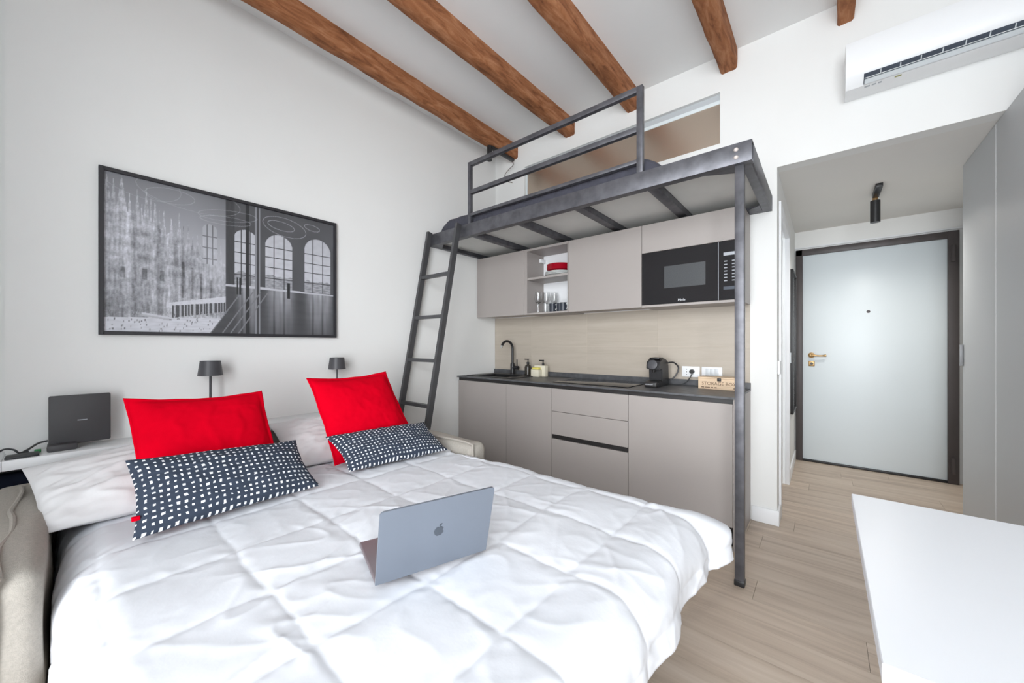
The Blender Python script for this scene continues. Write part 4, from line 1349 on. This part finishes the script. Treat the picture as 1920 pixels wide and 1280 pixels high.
def cushion(name, tl, tr, bl, br, thick, mat_, label, cat, group, bow=0.05, flange=0.0, seed=1, wr=0.004, sag=0.0, n=70):
    tl, tr, bl, br = [np.array(v, float) for v in (tl, tr, bl, br)]
    u, v = np.meshgrid(np.linspace(-1, 1, n), np.linspace(-1, 1, n), indexing='ij')
    uu = u * (1 - bow * (1 - v ** 2) * np.abs(u) ** 2)
    vv = v * (1 - bow * (1 - u ** 2) * np.abs(v) ** 2)
    vv = vv - sag * (1 - u ** 2) * np.clip(v, 0, 1) ** 2
    s, t = ((uu + 1) / 2)[..., None], ((vv + 1) / 2)[..., None]
    base = (bl * (1 - s) + br * s) * (1 - t) + (tl * (1 - s) + tr * s) * t
    nrm = np.cross((br - bl) + (tr - tl), (tl - bl) + (tr - br))
    nrm /= np.linalg.norm(nrm)
    if nrm[0] < 0:
        nrm = -nrm
    f = 1 - flange
    pu, pv = np.clip(np.abs(u) / f, 0, 1), np.clip(np.abs(v) / f, 0, 1)
    prof_ = (np.clip(1 - pu ** 2.6, 0, 1) ** 0.62) * (np.clip(1 - pv ** 2.6, 0, 1) ** 0.62)
    wrk = wr * (pnoise(u * 3 + seed * 5, v * 3, seed) + 0.6 * np.clip(1 - 5 * np.abs(pnoise(u * 2.3, v * 2.3 + seed, seed + 5)), 0, 1) + 0.5 * pnoise(u * 9, v * 9 + seed, seed + 2))
    rip = 0.012 * np.maximum(np.abs(u), np.abs(v)) ** 8 * pnoise(u * 2.2 + seed, v * 2.2, seed + 3) * (1 if flange > 0 else 0.7)
    Pf = base + nrm * (thick / 2 * prof_ + wrk * np.clip(prof_ * 3, 0, 1) + rip + 0.0012)[..., None]
    Pb = base - nrm * (thick / 2 * prof_ - rip + 0.0012)[..., None]
    uv = np.stack([(u + 1) / 2, (v + 1) / 2], -1)
    ma_ = grid_mesh('f', Pf, uv)
    mb_ = grid_mesh('b', Pb, uv, flip=True)
    bm = bmesh.new()
    bm.from_mesh(ma_)
    bm.from_mesh(mb_)
    bpy.data.meshes.remove(ma_)
    bpy.data.meshes.remove(mb_)
    be = [e_ for e_ in bm.edges if e_.is_boundary]
    bmesh.ops.bridge_loops(bm, edges=be)
    o = obj(name, bm, mat_, None, angle=180)
    return tag(o, label, cat, group), nrm


cushion('pillow', (-2.47, -0.11, 0.70), (-2.47, 0.68, 0.735), (-1.965, -0.05, 0.578), (-1.97, 0.70, 0.588), 0.145, M['pillow'], 'white sleeping pillow at the left end of the bed', 'pillow', 'white sleeping pillows', bow=0.03, seed=3, wr=0.012)
cushion('pillow', (-2.47, 0.76, 0.735), (-2.47, 1.46, 0.70), (-2.03, 0.73, 0.582), (-2.03, 1.45, 0.582), 0.16, M['pillow'], 'white sleeping pillow behind the right red cushion', 'pillow', 'white sleeping pillows', bow=0.03, seed=4, wr=0.012)
cushion('red_cushion', (-2.18, 0.152, 0.982), (-2.18, 0.640, 0.968), (-1.90, 0.175, 0.60), (-1.92, 0.655, 0.60), 0.11, M['red'], 'plain red cushion standing on the left side of the bed', 'cushion', 'red cushions', bow=0.045, flange=0.07, seed=7, sag=0.05)
cushion('red_cushion', (-2.175, 0.849, 1.018), (-2.2, 1.346, 1.025), (-1.935, 0.892, 0.575), (-1.93, 1.40, 0.60), 0.13, M['red'], 'plain red cushion standing beside the ladder', 'cushion', 'red cushions', bow=0.045, flange=0.07, seed=12, sag=0.04)
c1, n1 = cushion('dotted_cushion', (-1.872, 0.136, 0.795), (-1.915, 0.70, 0.75), (-1.668, 0.137, 0.585), (-1.704, 0.720, 0.58), 0.11, M['dots'], 'long navy cushion with white dots before the left red cushion', 'cushion', 'dotted cushions', bow=0.06, seed=5, wr=0.005)
c2, n2 = cushion('dotted_cushion', (-1.985, 0.868, 0.722), (-1.925, 1.442, 0.715), (-1.764, 0.884, 0.585), (-1.690, 1.440, 0.585), 0.10, M['dots'], 'long navy cushion with white dots before the right red cushion', 'cushion', 'dotted cushions', bow=0.06, seed=6, wr=0.005)
obj('side_tag', B(-1.712, -1.70, 0.138, 0.158, 0.632, 0.645, 0.001), M['red'], c1)

# laptop ------------------------------------------------------------
ZB = 0.5685
p = Vector((-0.905, 0.522, ZB))
q = Vector((-0.803, 0.832, ZB))
ex = (q - p).normalized()
wl = (q - p).length
eb = Vector((-ex.y, ex.x, 0))            # from hinge towards the pillows
if eb.x > 0:
    eb = -eb
dl = 0.226
lp = thing('laptop', 'silver grey laptop standing open on the duvet', 'laptop', (p + q) / 2 + eb * 0.11)
org = (p + q) / 2


def place(bm, rot=None):
    m_ = Matrix((ex, eb, Vector((0, 0, 1)))).transposed().to_4x4()
    m_.translation = org
    return xf(bm, m_ if rot is None else m_ @ rot)


bs = obj('base', place(B(-wl / 2, wl / 2, 0.0, dl, 0.0, 0.013, 0.005, 3)), M['aludark'], lp)
bm = bmesh.new()
for r_ in range(6):
    for c_ in range(14):
        x = -0.126 + c_ * 0.0181
        yy = 0.03 + r_ * 0.0165
        box(bm, x, x + 0.0155, yy, yy + 0.0138, 0.0131, 0.0142)
obj('keyboard', place(bm), M['black'], bs)
obj('trackpad', place(B(-0.06, 0.06, 0.138, 0.215, 0.0131, 0.0134)), M['alu'], bs)
# lid rises from the hinge, leaning away from the pillows
tl_ = Matrix.Translation((0, -0.002, 0.002)) @ Matrix.Rotation(math.radians(15), 4, 'X')
LH = 0.219
rc = 0.011
ol = [(-wl / 2, 0.0), (wl / 2, 0.0)]
ol += [(wl / 2 - rc + rc * math.cos(math.pi / 2 * k / 6), LH - rc + rc * math.sin(math.pi / 2 * k / 6)) for k in range(7)]
ol += [(-wl / 2 + rc - rc * math.sin(math.pi / 2 * k / 6), LH - rc + rc * math.cos(math.pi / 2 * k / 6)) for k in range(7)]
bm = prism(bmesh.new(), ol, 'y', -0.0028, 0.0028)
ld_ = obj('lid', place(bm, tl_), M['alu'], lp)
obj('screen', place(B(-wl / 2 + 0.008, wl / 2 - 0.008, 0.0029, 0.0033, 0.014, 0.209), tl_), M['blackgloss'], ld_)
# emblem: fruit outline with a bite on the right and a leaf
pts = []
for k in range(72):
    th = 2 * math.pi * k / 72
    x, z = math.cos(th), math.sin(th)
    rr = 1.0 - 0.16 * math.exp(-((th - math.pi / 2) / 0.30) ** 2) - 0.10 * math.exp(-((th - 3 * math.pi / 2) / 0.24) ** 2)
    px, pz = x * rr * 0.93, z * rr * 0.98
    px *= 1 - 0.13 * max(0, -z)
    pts.append([px, pz])
bc, br_ = (1.14, 0.16), 0.44
out = []
for px, pz in pts:
    dx_, dz_ = px - bc[0], pz - bc[1]
    dd_ = math.hypot(dx_, dz_)
    if dd_ < br_:
        px, pz = bc[0] + dx_ / dd_ * br_, bc[1] + dz_ / dd_ * br_
    out.append((px, pz))
sz = 0.0155
ez = 0.118
bm = prism(bmesh.new(), [(-px * sz * -1, ez + pz * sz) for px, pz in out], 'y', -0.0036, -0.0029)
leaf = []
for k in range(12):
    t = k / 12
    leaf.append((0.02 + 0.5 * t + 0.0, 0.98 + 0.52 * t - 0.22 * math.sin(math.pi * t)))
for k in range(12):
    t = 1 - k / 12
    leaf.append((0.02 + 0.5 * t - 0.22 * math.sin(math.pi * t), 0.98 + 0.52 * t + 0.12 * math.sin(math.pi * t)))
prism(bm, [(px * sz, ez + pz * sz) for px, pz in leaf], 'y', -0.0036, -0.0029)
obj('emblem', place(bm, tl_), M['logo'], ld_)
